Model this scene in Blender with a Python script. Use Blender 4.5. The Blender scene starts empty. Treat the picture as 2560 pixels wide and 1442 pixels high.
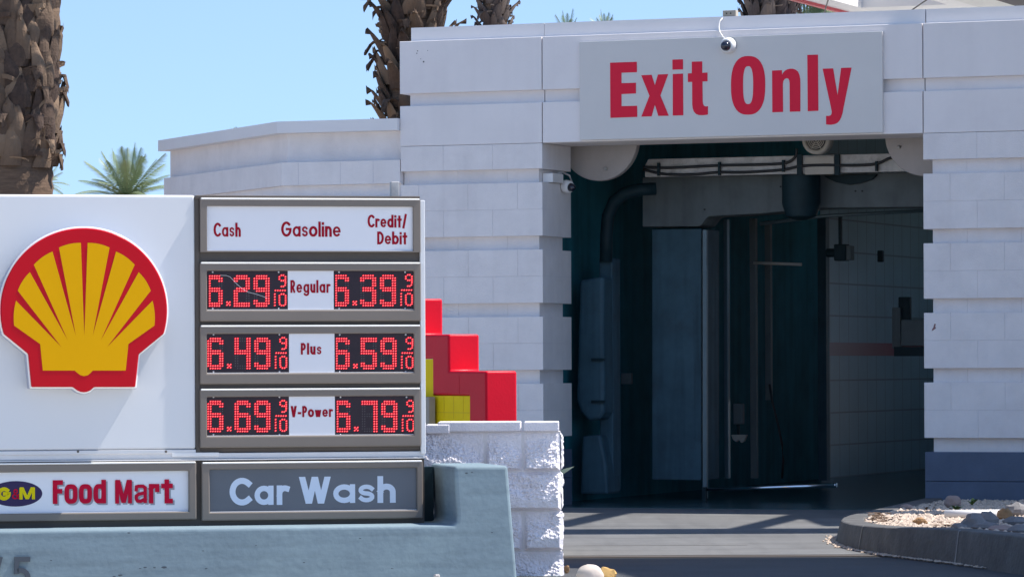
import bpy, math, random
from math import sin, cos, pi, radians, tan, atan2, sqrt
from mathutils import Vector, noise
random.seed(7)
SC = bpy.context.scene
COL = SC.collection

# ------------------------------------------------------------------ camera, sky, sun, exposure
FPX, HORIZON, ROLL, CAMZ = 10500.0, 915.0, 0.0045, 1.07      # telephoto, measured on the 2560 px wide photograph
cam = bpy.data.cameras.new('camera'); camo = bpy.data.objects.new('camera', cam); COL.objects.link(camo)
cam.sensor_width = 36.0; cam.lens = 36.0 * FPX / 2560.0
cam.shift_y = (HORIZON - 721.0) / 2560.0
cam.clip_start = 0.5; cam.clip_end = 3000
camo.location = (0, 0, CAMZ); camo.rotation_euler = (pi / 2, ROLL, 0)
SC.camera = camo

SKY_LIFT = 0.145
SUN = Vector((0.60, 0.06, 1.0)).normalized()                  # direction towards the sun
EL, AZ = math.asin(SUN.z), atan2(SUN.x, SUN.y)
W = bpy.data.worlds.new('World'); SC.world = W; W.use_nodes = True
wn, wl = W.node_tree.nodes, W.node_tree.links
sky = wn.new('ShaderNodeTexSky'); sky.sky_type = 'NISHITA'; sky.sun_disc = False
sky.sun_elevation = EL; sky.sun_rotation = AZ
sky.air_density = 1.0; sky.dust_density = 0.2; sky.ozone_density = 2.0; sky.altitude = 600
bg = wn['Background']; bg.inputs[1].default_value = 0.115
# the clear desert sky keeps its blue down to the horizon: look it up a little higher
tcw = wn.new('ShaderNodeTexCoord'); va = wn.new('ShaderNodeVectorMath'); va.operation = 'ADD'; va.inputs[1].default_value = (0, 0, SKY_LIFT)
vn = wn.new('ShaderNodeVectorMath'); vn.operation = 'NORMALIZE'
wl.new(tcw.outputs['Generated'], va.inputs[0]); wl.new(va.outputs[0], vn.inputs[0]); wl.new(vn.outputs[0], sky.inputs[0])
wl.new(sky.outputs[0], bg.inputs[0])

sl = bpy.data.lights.new('sun', 'SUN'); sl.energy = 4.0; sl.angle = radians(0.5); sl.color = (1.0, 0.95, 0.88)
so = bpy.data.objects.new('sun', sl); COL.objects.link(so)
so.rotation_euler = SUN.to_track_quat('Z', 'Y').to_euler()
SC.view_settings.view_transform = 'Standard'; SC.view_settings.look = 'None'
SC.view_settings.exposure = 0.95; SC.view_settings.gamma = 1.0
SC.cycles.max_bounces = 8; SC.cycles.diffuse_bounces = 5; SC.cycles.use_denoising = True

# ------------------------------------------------------------------ helpers
def pix(x, y):
    a, b = x - 1280.0, HORIZON - y
    return (a + ROLL * b) / FPX, (b - ROLL * a) / FPX

def ground_point(x, y, z=0.0):
    p, q = pix(x, y)
    Y = (z - CAMZ) / q
    return p * Y, Y

class Frame:
    """A local frame on the ground: x along a facade, y into it, z up."""
    def __init__(s, ox, oy, deg):
        s.o = (ox, oy); s.r = radians(deg)
        s.t = (cos(s.r), sin(s.r)); s.n = (-sin(s.r), cos(s.r))
    def world(s, u, w, z=0.0):
        return Vector((s.o[0] + u * s.t[0] + w * s.n[0], s.o[1] + u * s.t[1] + w * s.n[1], z))
    def at(s, x, y, w=0.0):                      # measured photo point on the plane at depth w
        p, q = pix(x, y)
        k = (s.o[0] * s.n[0] + s.o[1] * s.n[1] + w) / (p * s.n[0] + s.n[1])
        X, Y = p * k, k
        u = (X - s.o[0]) * s.t[0] + (Y - s.o[1]) * s.t[1]
        return Vector((u, w, CAMZ + q * k))
    def u(s, x, y=600, w=0.0): return s.at(x, y, w).x
    def z(s, x, y, w=0.0): return s.at(x, y, w).z
WORLD = Frame(0, 0, 0)
FAC = Frame(0, 31.9, -21.5)                      # car wash front
p_, q_ = pix(487, 800)
SGN = Frame(p_ * 20.5, 20.5, 12.0)               # monument sign front
p_, q_ = pix(1400, 1250)
STN = Frame(p_ * 21.6, 21.6, -1.0)              # split-face block wall
p_, q_ = pix(1215, 930)
STP = Frame(p_ * 23.0, 23.0, -59.0)              # stepped red and yellow wall

class MB:
    def __init__(s): s.v, s.f, s.m, s.c = [], [], [], {}
    def add(s, vs, fs, mi=0):
        o = len(s.v); s.v += [tuple(v) for v in vs]
        for f in fs: s.f.append(tuple(i + o for i in f)); s.m.append(mi)
        return o
    def box(s, x0, x1, y0, y1, z0, z1, mi=0):
        s.add([(x0,y0,z0),(x1,y0,z0),(x1,y1,z0),(x0,y1,z0),(x0,y0,z1),(x1,y0,z1),(x1,y1,z1),(x0,y1,z1)],
              [(0,3,2,1),(4,5,6,7),(0,1,5,4),(1,2,6,5),(2,3,7,6),(3,0,4,7)], mi)
    def block(s, x0, x1, y0, y1, z0, z1, c=0.004, mi=0):      # box with chamfered front edges
        s.add([(x0+c,y0,z0+c),(x1-c,y0,z0+c),(x1-c,y0,z1-c),(x0+c,y0,z1-c),
               (x0,y0+c,z0),(x1,y0+c,z0),(x1,y0+c,z1),(x0,y0+c,z1),
               (x0,y1,z0),(x1,y1,z0),(x1,y1,z1),(x0,y1,z1)],
              [(0,1,2,3),(0,4,5,1),(1,5,6,2),(2,6,7,3),(3,7,4,0),
               (4,8,9,5),(5,9,10,6),(6,10,11,7),(7,11,8,4),(8,11,10,9)], mi)
    def prism(s, pts, y0, y1, mi=0, cap_back=True):            # outline in (x, z), extruded along y
        n = len(pts)
        area = sum(pts[i][0]*pts[(i+1)%n][1]-pts[(i+1)%n][0]*pts[i][1] for i in range(n))
        if area < 0: pts = pts[::-1]
        vs = [(p[0], y0, p[1]) for p in pts] + [(p[0], y1, p[1]) for p in pts]
        fs = [tuple(range(n))]
        if cap_back: fs.append(tuple(range(2*n-1, n-1, -1)))
        fs += [(i, i+n, (i+1)%n+n, (i+1)%n) for i in range(n)]
        s.add(vs, fs, mi)
    def flat(s, pts, y, mi=0):
        n = len(pts)
        area = sum(pts[i][0]*pts[(i+1)%n][1]-pts[(i+1)%n][0]*pts[i][1] for i in range(n))
        if area < 0: pts = pts[::-1]
        s.add([(p[0], y, p[1]) for p in pts], [tuple(range(n))], mi)
    def ring(s, outer, inner, y, mi=0):                        # same number of points
        n = len(outer)
        s.add([(p[0], y, p[1]) for p in outer] + [(p[0], y, p[1]) for p in inner],
              [(i, (i+1)%n, (i+1)%n+n, i+n) for i in range(n)], mi)
    def tube(s, path, r, n=8, mi=0, caps=True):
        path = [Vector(p) for p in path]; rs = r if isinstance(r, (list, tuple)) else [r]*len(path)
        rings = []; up0 = Vector((0,0,1))
        for i, p in enumerate(path):
            d = (path[min(i+1,len(path)-1)] - path[max(i-1,0)]).normalized()
            a = d.cross(up0)
            if a.length < 1e-3: a = d.cross(Vector((1,0,0)))
            a.normalize(); b = d.cross(a).normalized()
            rings.append([p + (a*cos(2*pi*k/n) + b*sin(2*pi*k/n))*rs[i] for k in range(n)])
        vs = [v for rg in rings for v in rg]; fs = []
        for i in range(len(path)-1):
            for k in range(n):
                fs.append((i*n+k, i*n+(k+1)%n, (i+1)*n+(k+1)%n, (i+1)*n+k))
        if caps: fs += [tuple(range(n-1,-1,-1)), tuple((len(path)-1)*n+k for k in range(n))]
        s.add(vs, fs, mi)
    def lathe(s, prof, c, axis='y', n=32, mi=0):               # prof: (radius, along)
        vs, fs = [], []
        for r, h in prof:
            for k in range(n):
                a = 2*pi*k/n; ca, sa = r*cos(a), r*sin(a)
                vs.append({'y': (c[0]+ca, c[1]+h, c[2]+sa), 'z': (c[0]+ca, c[1]+sa, c[2]+h), 'x': (c[0]+h, c[1]+ca, c[2]+sa)}[axis])
        for i in range(len(prof)-1):
            for k in range(n):
                f = (i*n+k, i*n+(k+1)%n, (i+1)*n+(k+1)%n, (i+1)*n+k)
                fs.append(f if axis != 'y' else f[::-1])
        fs.append(tuple(range(n))); fs.append(tuple((len(prof)-1)*n+k for k in range(n)))
        s.add(vs, fs, mi)

OFF = {}                                         # local offset of every thing's Empty inside its frame
def tag(o, label=None, cat=None, group=None, kind=None):
    if label: o['label'] = label
    if cat: o['category'] = cat
    if group: o['group'] = group
    if kind: o['kind'] = kind
    return o
def thing(name, label, cat, fr, base, group=None):
    e = bpy.data.objects.new(name, None); COL.objects.link(e)
    e.empty_display_size = 0.2
    e.location = fr.world(*base); e.rotation_euler = (0, 0, fr.r)
    OFF[e.name] = Vector(base)
    return tag(e, label, cat, group)
def make(name, mb, mats, parent=None, fr=None, base=None, smooth=False, bevel=0, segs=2, label=None, auto=None):
    off = OFF[parent.name] if parent is not None else Vector(base if base else (0,0,0))
    me = bpy.data.meshes.new(name)
    me.from_pydata([(v[0]-off.x, v[1]-off.y, v[2]-off.z) for v in mb.v], [], mb.f)
    for m in (mats if isinstance(mats, (list, tuple)) else [mats]): me.materials.append(m)
    for i, p in enumerate(me.polygons):
        p.material_index = mb.m[i]
        if smooth: p.use_smooth = True
    me.update()
    o = bpy.data.objects.new(name, me); COL.objects.link(o)
    if parent is not None:
        o.parent = parent; OFF[o.name] = off
    else:
        fr = fr or WORLD
        o.location = fr.world(off.x, off.y, off.z); o.rotation_euler = (0, 0, fr.r)
    if bevel:
        b = o.modifiers.new('bevel', 'BEVEL'); b.width = bevel; b.segments = segs; b.limit_method = 'ANGLE'; b.angle_limit = radians(35)
        b.harden_normals = False
    if auto is not None:
        for p in me.polygons: p.use_smooth = True
        try: me.set_sharp_from_angle(angle=radians(auto))
        except Exception: pass
    if label: o['label'] = label
    return o

# ------------------------------------------------------------------ materials
def mat(name, col, rough=0.7, var=0.0, vscale=3.0, bump=0.0, bscale=40.0, metal=0.0, stain=None, stain_scale=0.8, streak=0.0, spec=0.5, coords='Object', drip=None, swirl=None):
    m = bpy.data.materials.new(name); m.use_nodes = True
    nt = m.node_tree; n, l = nt.nodes, nt.links; bs = n['Principled BSDF']
    bs.inputs['Roughness'].default_value = rough; bs.inputs['Metallic'].default_value = metal
    bs.inputs['Specular IOR Level'].default_value = spec
    bs.inputs['Base Color'].default_value = (*col, 1)
    tc = n.new('ShaderNodeTexCoord'); out = None
    if var or stain:
        rgb = n.new('ShaderNodeRGB'); rgb.outputs[0].default_value = (*col, 1); out = rgb.outputs[0]
    if var:
        t = n.new('ShaderNodeTexNoise'); t.inputs['Scale'].default_value = vscale; t.inputs['Detail'].default_value = 6; t.inputs['Roughness'].default_value = 0.65
        src = tc.outputs[coords]
        if streak:
            mp = n.new('ShaderNodeMapping'); mp.inputs['Scale'].default_value = (1, 1, streak); l.new(src, mp.inputs[0]); src = mp.outputs[0]
        l.new(src, t.inputs['Vector'])
        mr = n.new('ShaderNodeMapRange'); mr.inputs['From Min'].default_value = 0.3; mr.inputs['From Max'].default_value = 0.7
        mr.inputs['To Min'].default_value = 1 - var; mr.inputs['To Max'].default_value = 1 + var; l.new(t.outputs[0], mr.inputs[0])
        mx = n.new('ShaderNodeMix'); mx.data_type = 'RGBA'; mx.blend_type = 'MULTIPLY'; mx.inputs[0].default_value = 1
        l.new(out, mx.inputs[6]); l.new(mr.outputs[0], mx.inputs[7]); out = mx.outputs[2]
    if stain:
        t = n.new('ShaderNodeTexNoise'); t.inputs['Scale'].default_value = stain_scale; t.inputs['Detail'].default_value = 8; t.inputs['Roughness'].default_value = 0.7
        l.new(tc.outputs[coords], t.inputs['Vector'])
        mr = n.new('ShaderNodeMapRange'); mr.inputs['From Min'].default_value = 0.52; mr.inputs['From Max'].default_value = 0.72; mr.inputs['To Max'].default_value = stain[3]
        l.new(t.outputs[0], mr.inputs[0])
        mx = n.new('ShaderNodeMix'); mx.data_type = 'RGBA'; l.new(mr.outputs[0], mx.inputs[0]); l.new(out, mx.inputs[6]); mx.inputs[7].default_value = (*stain[:3], 1); out = mx.outputs[2]
    for lay in (drip, swirl):                                  # (scale xyz, strength): stretched wear marks
        if not lay: continue
        if out is None:
            rgb = n.new('ShaderNodeRGB'); rgb.outputs[0].default_value = (*col, 1); out = rgb.outputs[0]
        mp = n.new('ShaderNodeMapping'); mp.inputs['Scale'].default_value = lay[0]; mp.inputs['Rotation'].default_value = lay[2] if len(lay) > 2 else (0,0,0); l.new(tc.outputs[coords], mp.inputs[0])
        t = n.new('ShaderNodeTexNoise'); t.inputs['Scale'].default_value = 1.0; t.inputs['Detail'].default_value = 5; t.inputs['Distortion'].default_value = lay[3] if len(lay) > 3 else 0.3; l.new(mp.outputs[0], t.inputs['Vector'])
        mr = n.new('ShaderNodeMapRange'); mr.inputs['From Min'].default_value = 0.45; mr.inputs['From Max'].default_value = 0.75; mr.inputs['To Min'].default_value = 1.0; mr.inputs['To Max'].default_value = 1.0-lay[1]; l.new(t.outputs[0], mr.inputs[0])
        mx = n.new('ShaderNodeMix'); mx.data_type = 'RGBA'; mx.blend_type = 'MULTIPLY'; mx.inputs[0].default_value = 1
        l.new(out, mx.inputs[6]); l.new(mr.outputs[0], mx.inputs[7]); out = mx.outputs[2]
    if out: l.new(out, bs.inputs['Base Color'])
    if bump:
        t = n.new('ShaderNodeTexNoise'); t.inputs['Scale'].default_value = bscale; t.inputs['Detail'].default_value = 5
        l.new(tc.outputs[coords], t.inputs['Vector'])
        b = n.new('ShaderNodeBump'); b.inputs['Strength'].default_value = bump; b.inputs['Distance'].default_value = 0.01
        l.new(t.outputs[0], b.inputs['Height']); l.new(b.outputs[0], bs.inputs['Normal'])
    return m
def emis(name, col, strength):
    m = bpy.data.materials.new(name); m.use_nodes = True; bs = m.node_tree.nodes['Principled BSDF']
    bs.inputs['Base Color'].default_value = (0.05, 0.002, 0.004, 1); bs.inputs['Specular IOR Level'].default_value = 0.1; bs.inputs['Emission Color'].default_value = (*col, 1); bs.inputs['Emission Strength'].default_value = strength
    return m
def tile_mat(name, col, line, sy, sz, gap=0.006):              # square tiles in the y-z plane
    m = mat(name, col, 0.35, 0.12, 2.0); nt = m.node_tree; n, l = nt.nodes, nt.links; bs = n['Principled BSDF']
    src = bs.inputs['Base Color'].links[0].from_socket
    tc = n.new('ShaderNodeTexCoord'); sp = n.new('ShaderNodeSeparateXYZ'); l.new(tc.outputs['Object'], sp.inputs[0])
    hs = []
    for o, s in ((sp.outputs[1], sy), (sp.outputs[2], sz)):
        d = n.new('ShaderNodeMath'); d.operation = 'DIVIDE'; l.new(o, d.inputs[0]); d.inputs[1].default_value = s
        f = n.new('ShaderNodeMath'); f.operation = 'FRACT'; l.new(d.outputs[0], f.inputs[0])
        c = n.new('ShaderNodeMath'); c.operation = 'LESS_THAN'; l.new(f.outputs[0], c.inputs[0]); c.inputs[1].default_value = gap / s * 2.5
        hs.append(c)
    mx = n.new('ShaderNodeMath'); mx.operation = 'MAXIMUM'; l.new(hs[0].outputs[0], mx.inputs[0]); l.new(hs[1].outputs[0], mx.inputs[1])
    mc = n.new('ShaderNodeMix'); mc.data_type = 'RGBA'; l.new(mx.outputs[0], mc.inputs[0]); l.new(src, mc.inputs[6]); mc.inputs[7].default_value = (*line, 1)
    l.new(mc.outputs[2], bs.inputs['Base Color'])
    return m

M = {}
M['block'] = mat('painted_block', (0.80,0.755,0.745), 0.75, 0.05, 5, 0.3, 90, stain=(0.62,0.56,0.56,0.35), stain_scale=1.8, drip=((9,9,0.7), 0.045))
M['panel'] = mat('painted_panel', (0.81,0.765,0.755), 0.7, 0.04, 1.2, 0.08, 60, stain=(0.66,0.60,0.61,0.3), stain_scale=1.3, drip=((7,7,0.6), 0.04))
M['coping'] = mat('painted_coping', (0.78,0.76,0.76), 0.65, 0.03, 2)
M['joint'] = mat('joint_grout', (0.66,0.63,0.65), 0.9)
M['plinth'] = mat('slate_blue_paint', (0.085,0.115,0.175), 0.7, 0.12, 4, 0.25, 80)
M['roofing'] = mat('roofing', (0.6,0.59,0.57), 0.9, 0.1, 2)
M['splash'] = mat('dark_splash_board', (0.030,0.185,0.230), 0.6, 0.25, 2, spec=0.02, drip=((10,10,0.6), 0.3))  # teal of the bay colours stands in for milky haze
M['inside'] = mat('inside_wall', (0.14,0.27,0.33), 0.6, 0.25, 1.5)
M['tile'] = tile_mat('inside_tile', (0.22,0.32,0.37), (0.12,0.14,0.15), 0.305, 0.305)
M['redtile'] = mat('red_tile', (0.22,0.03,0.05), 0.4, 0.1, 3)
M['wetfloor'] = mat('wet_floor', (0.045,0.085,0.095), 0.22, 0.3, 2)
M['signboard'] = mat('sign_board_grey', (0.66,0.635,0.61), 0.55, 0.03, 1.5, 0.05, 120)
M['redvinyl'] = mat('red_vinyl', (0.78,0.028,0.062), 0.6, spec=0.08)
M['plate'] = mat('beige_plate', (0.42,0.38,0.36), 0.55, 0.10, 4)
M['galv'] = mat('galvanised_worn', (0.48,0.46,0.44), 0.5, 0.25, 9, 0.1, 30, metal=0.3, stain=(0.22,0.19,0.17,0.7), stain_scale=7)
M['cable'] = mat('black_cable', (0.02,0.022,0.025), 0.5)
M['boxbeige'] = mat('beige_box', (0.50,0.46,0.40), 0.6, 0.08, 6)
M['darksteel'] = mat('dark_steel', (0.014,0.034,0.043), 0.55, 0.3, 5, spec=0.2)  # teal cast here also imitates the haze in the bay
M['bluesteel'] = mat('blue_grey_steel', (0.060,0.125,0.165), 0.55, 0.22, 3, stain=(0.05,0.065,0.075,0.7), stain_scale=2.5, spec=0.25, drip=((12,12,0.8), 0.35))
M['greysteel'] = mat('grey_steel', (0.15,0.175,0.18), 0.55, 0.2, 3, stain=(0.09,0.09,0.09,0.6), stain_scale=3, spec=0.25, drip=((9,9,1.0), 0.25))
M['pipe'] = mat('pipe_steel', (0.13,0.19,0.22), 0.35, 0.1, 5, metal=0.2)
M['chrome'] = mat('chrome', (0.85,0.90,0.95), 0.16, metal=1.0)
M['camwhite'] = mat('camera_white', (0.80,0.79,0.78), 0.35)
M['camglass'] = mat('camera_glass', (0.012,0.014,0.03), 0.08, spec=0.8)
M['white'] = mat('sign_white', (0.71,0.715,0.72), 0.35, 0.015, 0.8, spec=0.3)
M['face'] = mat('sign_face', (0.76,0.76,0.79), 0.35, 0.012, 2)
M['bronze'] = mat('bronze_frame', (0.205,0.176,0.152), 0.5, 0.04, 3, spec=0.2)
M['lip'] = mat('glint_and_rim_white', (0.90,0.88,0.84), 0.4, spec=0.6)  # near-white for the painted frame-edge glint and the emblem rim
M['bronzedark'] = mat('bronze_dark', (0.105,0.090,0.078), 0.5, 0.08, 4, spec=0.2)
M['alu'] = mat('aluminium_trim', (0.62,0.62,0.63), 0.35, 0.05, 6, metal=0.4)
M['screen'] = mat('screen', (0.028,0.018,0.026), 0.3, 0.15, 6, spec=0.25)
M['led_off'] = mat('led_off', (0.10,0.085,0.09), 0.4)
M['led_red'] = emis('led_red', (1.0,0.0,0.035), 0.85)
M['led_core'] = emis('led_core', (1.0,0.30,0.24), 1.7)
M['emshade'] = mat('emblem_shaded_side', (0.40,0.42,0.50), 0.5)  # grey-blue of the sides in shade, put into the colour
M['emred'] = mat('emblem_red', (0.55,0.006,0.016), 0.25, 0.02, 2, spec=0.12)
M['emyel'] = mat('emblem_yellow', (0.78,0.39,0.001), 0.3, 0.03, 2, spec=0.08)
M['text'] = mat('text_red', (0.34,0.006,0.022), 0.6, spec=0.08)
M['textred'] = mat('text_bright_red', (0.52,0.006,0.035), 0.6, spec=0.08)
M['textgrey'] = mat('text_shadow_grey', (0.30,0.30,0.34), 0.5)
M['cwface'] = mat('slate_face', (0.10,0.115,0.14), 0.3, 0.10, 1.6)
M['cwtext'] = mat('pale_blue_text', (0.60,0.68,0.80), 0.4)
M['oval'] = mat('oval_navy', (0.04,0.028,0.085), 0.5, spec=0.15)
M['ovaly'] = mat('oval_yellow', (0.70,0.56,0.005), 0.5, spec=0.1)
M['conc'] = mat('blue_grey_concrete', (0.205,0.275,0.315), 0.65, 0.08, 2.6, 0.16, 34, stain=(0.26,0.345,0.375,0.7), stain_scale=1.7, streak=5, spec=0.2, drip=((1.2,1.2,22), 0.16), swirl=((13,13,40), 0.10))
M['digit'] = mat('house_digit', (0.05,0.065,0.085), 0.5)
M['stone'] = mat('white_painted_stone', (0.78,0.74,0.77), 0.85, 0.05, 8, 0.5, 130, stain=(0.50,0.47,0.48,0.4), stain_scale=9)
M['mortar2'] = mat('kerb_joint', (0.26,0.26,0.26), 0.9, 0.3, 30)
M['mortar'] = mat('mortar', (0.68,0.65,0.66), 0.9, 0.1, 8)
M['redpaint'] = mat('red_gloss_paint', (0.66,0.004,0.022), 0.4, 0.06, 3, 0.1, 60, spec=0.18)
M['yellowpaint'] = mat('yellow_block_paint', (0.95,0.68,0.012), 0.6, 0.05, 4, 0.1, 60, spec=0.1)
M['joint_y'] = mat('yellow_joint', (0.78,0.54,0.006), 0.7)
M['joint_r'] = mat('red_joint', (0.52,0.003,0.018), 0.7)
M['greyblock'] = mat('tan_block', (0.40,0.36,0.30), 0.8, 0.08, 6, 0.2, 80)
M['apron'] = mat('apron_concrete', (0.135,0.135,0.135), 0.75, 0.16, 1.1, 0.2, 60, stain=(0.080,0.082,0.086,0.7), stain_scale=0.8, drip=((0.5,5.5,1), 0.30, (0,0,0.5), 1.2), swirl=((6,0.5,1), 0.18, (0,0,-0.25), 0.8))
M['asphalt'] = mat('asphalt', (0.050,0.052,0.056), 0.85, 0.18, 2, 0.4, 120)
M['bounce_forecourt'] = mat('pale_bounce_forecourt', (0.62,0.60,0.56), 0.85, 0.1, 0.6)
M['bounce_side'] = mat('bounce_side_pavement', (0.27,0.265,0.26), 0.85, 0.12, 1.2)
M['bounce_pavement'] = mat('pale_bounce_paving', (0.42,0.40,0.37), 0.85, 0.1, 0.6)
M['dirt'] = mat('dirt', (0.26,0.21,0.17), 0.95, 0.25, 6, 0.5, 60)
M['kerb'] = mat('kerb_concrete', (0.095,0.093,0.092), 0.85, 0.30, 5, 0.6, 40, stain=(0.055,0.057,0.06,0.8), stain_scale=4, drip=((9,9,2.5), 0.2))
M['gravel'] = mat('gravel', (0.50,0.40,0.32), 0.9, 0.45, 45)
M['rock'] = mat('grey_rock', (0.20,0.19,0.19), 0.85, 0.25, 6, 0.6, 30)
M['rockpink'] = mat('pink_rock', (0.34,0.25,0.22), 0.85, 0.2, 6, 0.5, 30)
M['rockbrown'] = mat('brown_rock', (0.33,0.19,0.09), 0.85, 0.35, 10, 0.5, 30)
M['rockbeige'] = mat('beige_rock', (0.56,0.48,0.42), 0.8, 0.12, 6, 0.3, 30)
M['rockyellow'] = mat('ochre_rock', (0.60,0.36,0.12), 0.8, 0.2, 8, 0.4, 30)
M['pvc'] = mat('white_pvc', (0.75,0.73,0.70), 0.4)
M['leafdry'] = mat('dry_leaf', (0.13,0.08,0.05), 0.8, 0.3, 20)
M['weed'] = mat('weed_leaf', (0.10,0.16,0.03), 0.5)
M['agave'] = mat('agave_leaf', (0.42,0.50,0.34), 0.5)
M['canopy'] = mat('canopy_white', (0.82,0.80,0.78), 0.5, 0.02, 1)
M['canopygrey'] = mat('canopy_soffit', (0.74,0.73,0.69), 0.6, 0.04, 1)
M['canopybrown'] = mat('canopy_brown', (0.045,0.03,0.035), 0.6)
M['canopyred'] = mat('canopy_red', (0.55,0.04,0.06), 0.5)
M['wire'] = mat('wire', (0.10,0.09,0.08), 0.5)
M['rust'] = mat('chipped_paint', (0.25,0.13,0.13), 0.8)

def attr_mat(name, c0, c1, rough=0.9, vs=25):
    m = mat(name, c0, rough, 0.35, vs, 0.6, 60); nt = m.node_tree; n, l = nt.nodes, nt.links; bs = n['Principled BSDF']
    src = bs.inputs['Base Color'].links[0].from_socket
    at = n.new('ShaderNodeAttribute'); at.attribute_name = 'tint'
    mx = n.new('ShaderNodeMix'); mx.data_type = 'RGBA'; l.new(at.outputs['Fac'], mx.inputs[0]); l.new(src, mx.inputs[6]); mx.inputs[7].default_value = (*c1, 1)
    l.new(mx.outputs[2], bs.inputs['Base Color'])
    return m
M['boot'] = attr_mat('frond_base', (0.070,0.042,0.030), (0.34,0.225,0.14))
M['bootdark'] = attr_mat('frond_base_dark', (0.055,0.038,0.035), (0.22,0.17,0.14))
M['bark'] = mat('palm_bark', (0.15,0.095,0.062), 0.95, 0.35, 6, 0.8, 30, streak=9)
M['frond'] = attr_mat('palm_frond', (0.10,0.16,0.075), (0.24,0.28,0.13), 0.55, 8)
M['frondhaze'] = attr_mat('hazed_palm_frond', (0.16,0.23,0.12), (0.34,0.38,0.20), 0.5, 8)  # paler copy of the frond colour with distance haze mixed in

# ------------------------------------------------------------------ lettering drawn as strokes
def arc(cx, cy, rx, ry, a0, a1, n=14):
    return [(cx + rx*cos(radians(a0+(a1-a0)*i/n)), cy + ry*sin(radians(a0+(a1-a0)*i/n))) for i in range(n+1)]
XH = 0.64
def ring_(cx, rx, h=XH): return arc(cx, h/2, rx, h/2, 0, 360, 24)
GLYPHS = {
 'C': ([arc(.5,.5,.5,.5,48,312,22)], .84), 'G': ([arc(.5,.5,.5,.5,48,360,22) + [(.58,.5)]], 1.0),
 'a': ([ring_(.36,.36), [(.72,0),(.72,XH)]], .72), 'o': ([ring_(.38,.38)], .76),
 'A': ([arc(.3,XH-.22,.3,.22,165,0,10)+[(.6,0)], [(.6,.40),(.28,.38)]+arc(.25,.19,.25,.19,90,270,10)+[(.6,.08)]], .6),
 's': ([arc(.25,.75*XH,.25,.25*XH,25,270,12)+arc(.25,.25*XH,.25,.25*XH,90,-155,12)[1:]], .5),
 'h': ([[(0,0),(0,1)], [(0,XH-.27)]+arc(.27,XH-.27,.27,.27,180,0,12)+[(.54,0)]], .54),
 'n': ([[(0,0),(0,XH)], [(0,XH-.27)]+arc(.27,XH-.27,.27,.27,180,0,12)+[(.54,0)]], .54),
 'l': ([[(0,0),(0,1)]], 0.0), 'i': ([[(0,0),(0,XH)], [(0,.93),(0,.95)]], 0.0),
 'e': ([[(.03,XH/2),(.72,XH/2)]+arc(.36,XH/2,.36,XH/2,0,312,18)[1:]], .72),
 'r': ([[(0,0),(0,XH)], arc(.28,XH-.28,.28,.28,180,68,8)], .36),
 'd': ([ring_(.36,.36), [(.72,0),(.72,1)]], .72), 'b': ([ring_(.36,.36), [(0,0),(0,1)]], .72),
 't': ([[(.2,0),(.2,.92)], [(0,XH),(.4,XH)]], .4), '/': ([[(0,-.08),(.4,1.08)]], .4),
 'D': ([[(0,0),(0,1)], [(0,1),(.2,1)]+arc(.2,.5,.5,.5,90,-90,16)+[(0,0)]], .7),
 'R': ([[(0,0),(0,1)], [(0,1),(.22,1)]+arc(.22,.74,.28,.26,90,-90,12)+[(0,.48)], [(.22,.48),(.52,0)]], .52),
 'P': ([[(0,0),(0,1)], [(0,1),(.22,1)]+arc(.22,.72,.30,.28,90,-90,12)+[(0,.44)]], .52),
 'g': ([ring_(.36,.36), [(.72,XH),(.72,-.1)]+arc(.36,-.1,.36,.2,0,-150,10)[1:]], .72),
 'u': ([[(0,XH),(0,.27)]+arc(.27,.27,.27,.27,180,360,12), [(.54,0),(.54,XH)]], .54),
 'V': ([[(0,1),(.36,.02)], [(.36,.02),(.72,1)]], .72), '-': ([[(.05,.33),(.3,.33)]], .35),
 'W': ([[(0,1),(.29,.02)], [(.29,.02),(.55,1)], [(.55,1),(.81,.02)], [(.81,.02),(1.1,1)]], 1.1), 'w': ([[(0,XH),(.22,.02)], [(.22,.02),(.42,XH)], [(.42,XH),(.62,.02)], [(.62,.02),(.84,XH)]], .84),
 'F': ([[(0,0),(0,1)], [(0,1),(.5,1)], [(0,.54),(.44,.54)]], .5),
 'M': ([[(0,0),(0,1)], [(.05,1),(.42,.08),(.79,1)], [(.84,0),(.84,1)]], .84),
 '&': ([[(.62,.02),(.18,.72)]+arc(.34,.80,.16,.2,200,-20,8)+[(.1,.38)]+arc(.28,.22,.24,.22,150,330,8)+[(.62,.45)]], .62),
 '5': ([[(.5,1),(.08,1),(.05,.55)]+arc(.24,.30,.28,.30,120,-150,14)], .52), '7': ([[(0,1),(.52,1),(.18,0)]], .52),
}
THIN = {'s': .74, 'a': .90, 'e': .84, 'A': .72, 'g': .9, 'R': .92, 'P': .95, 'r': .95, 'w': .85, 'W': 1.12, 'V': 1.05, 'M': .86}
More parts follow.
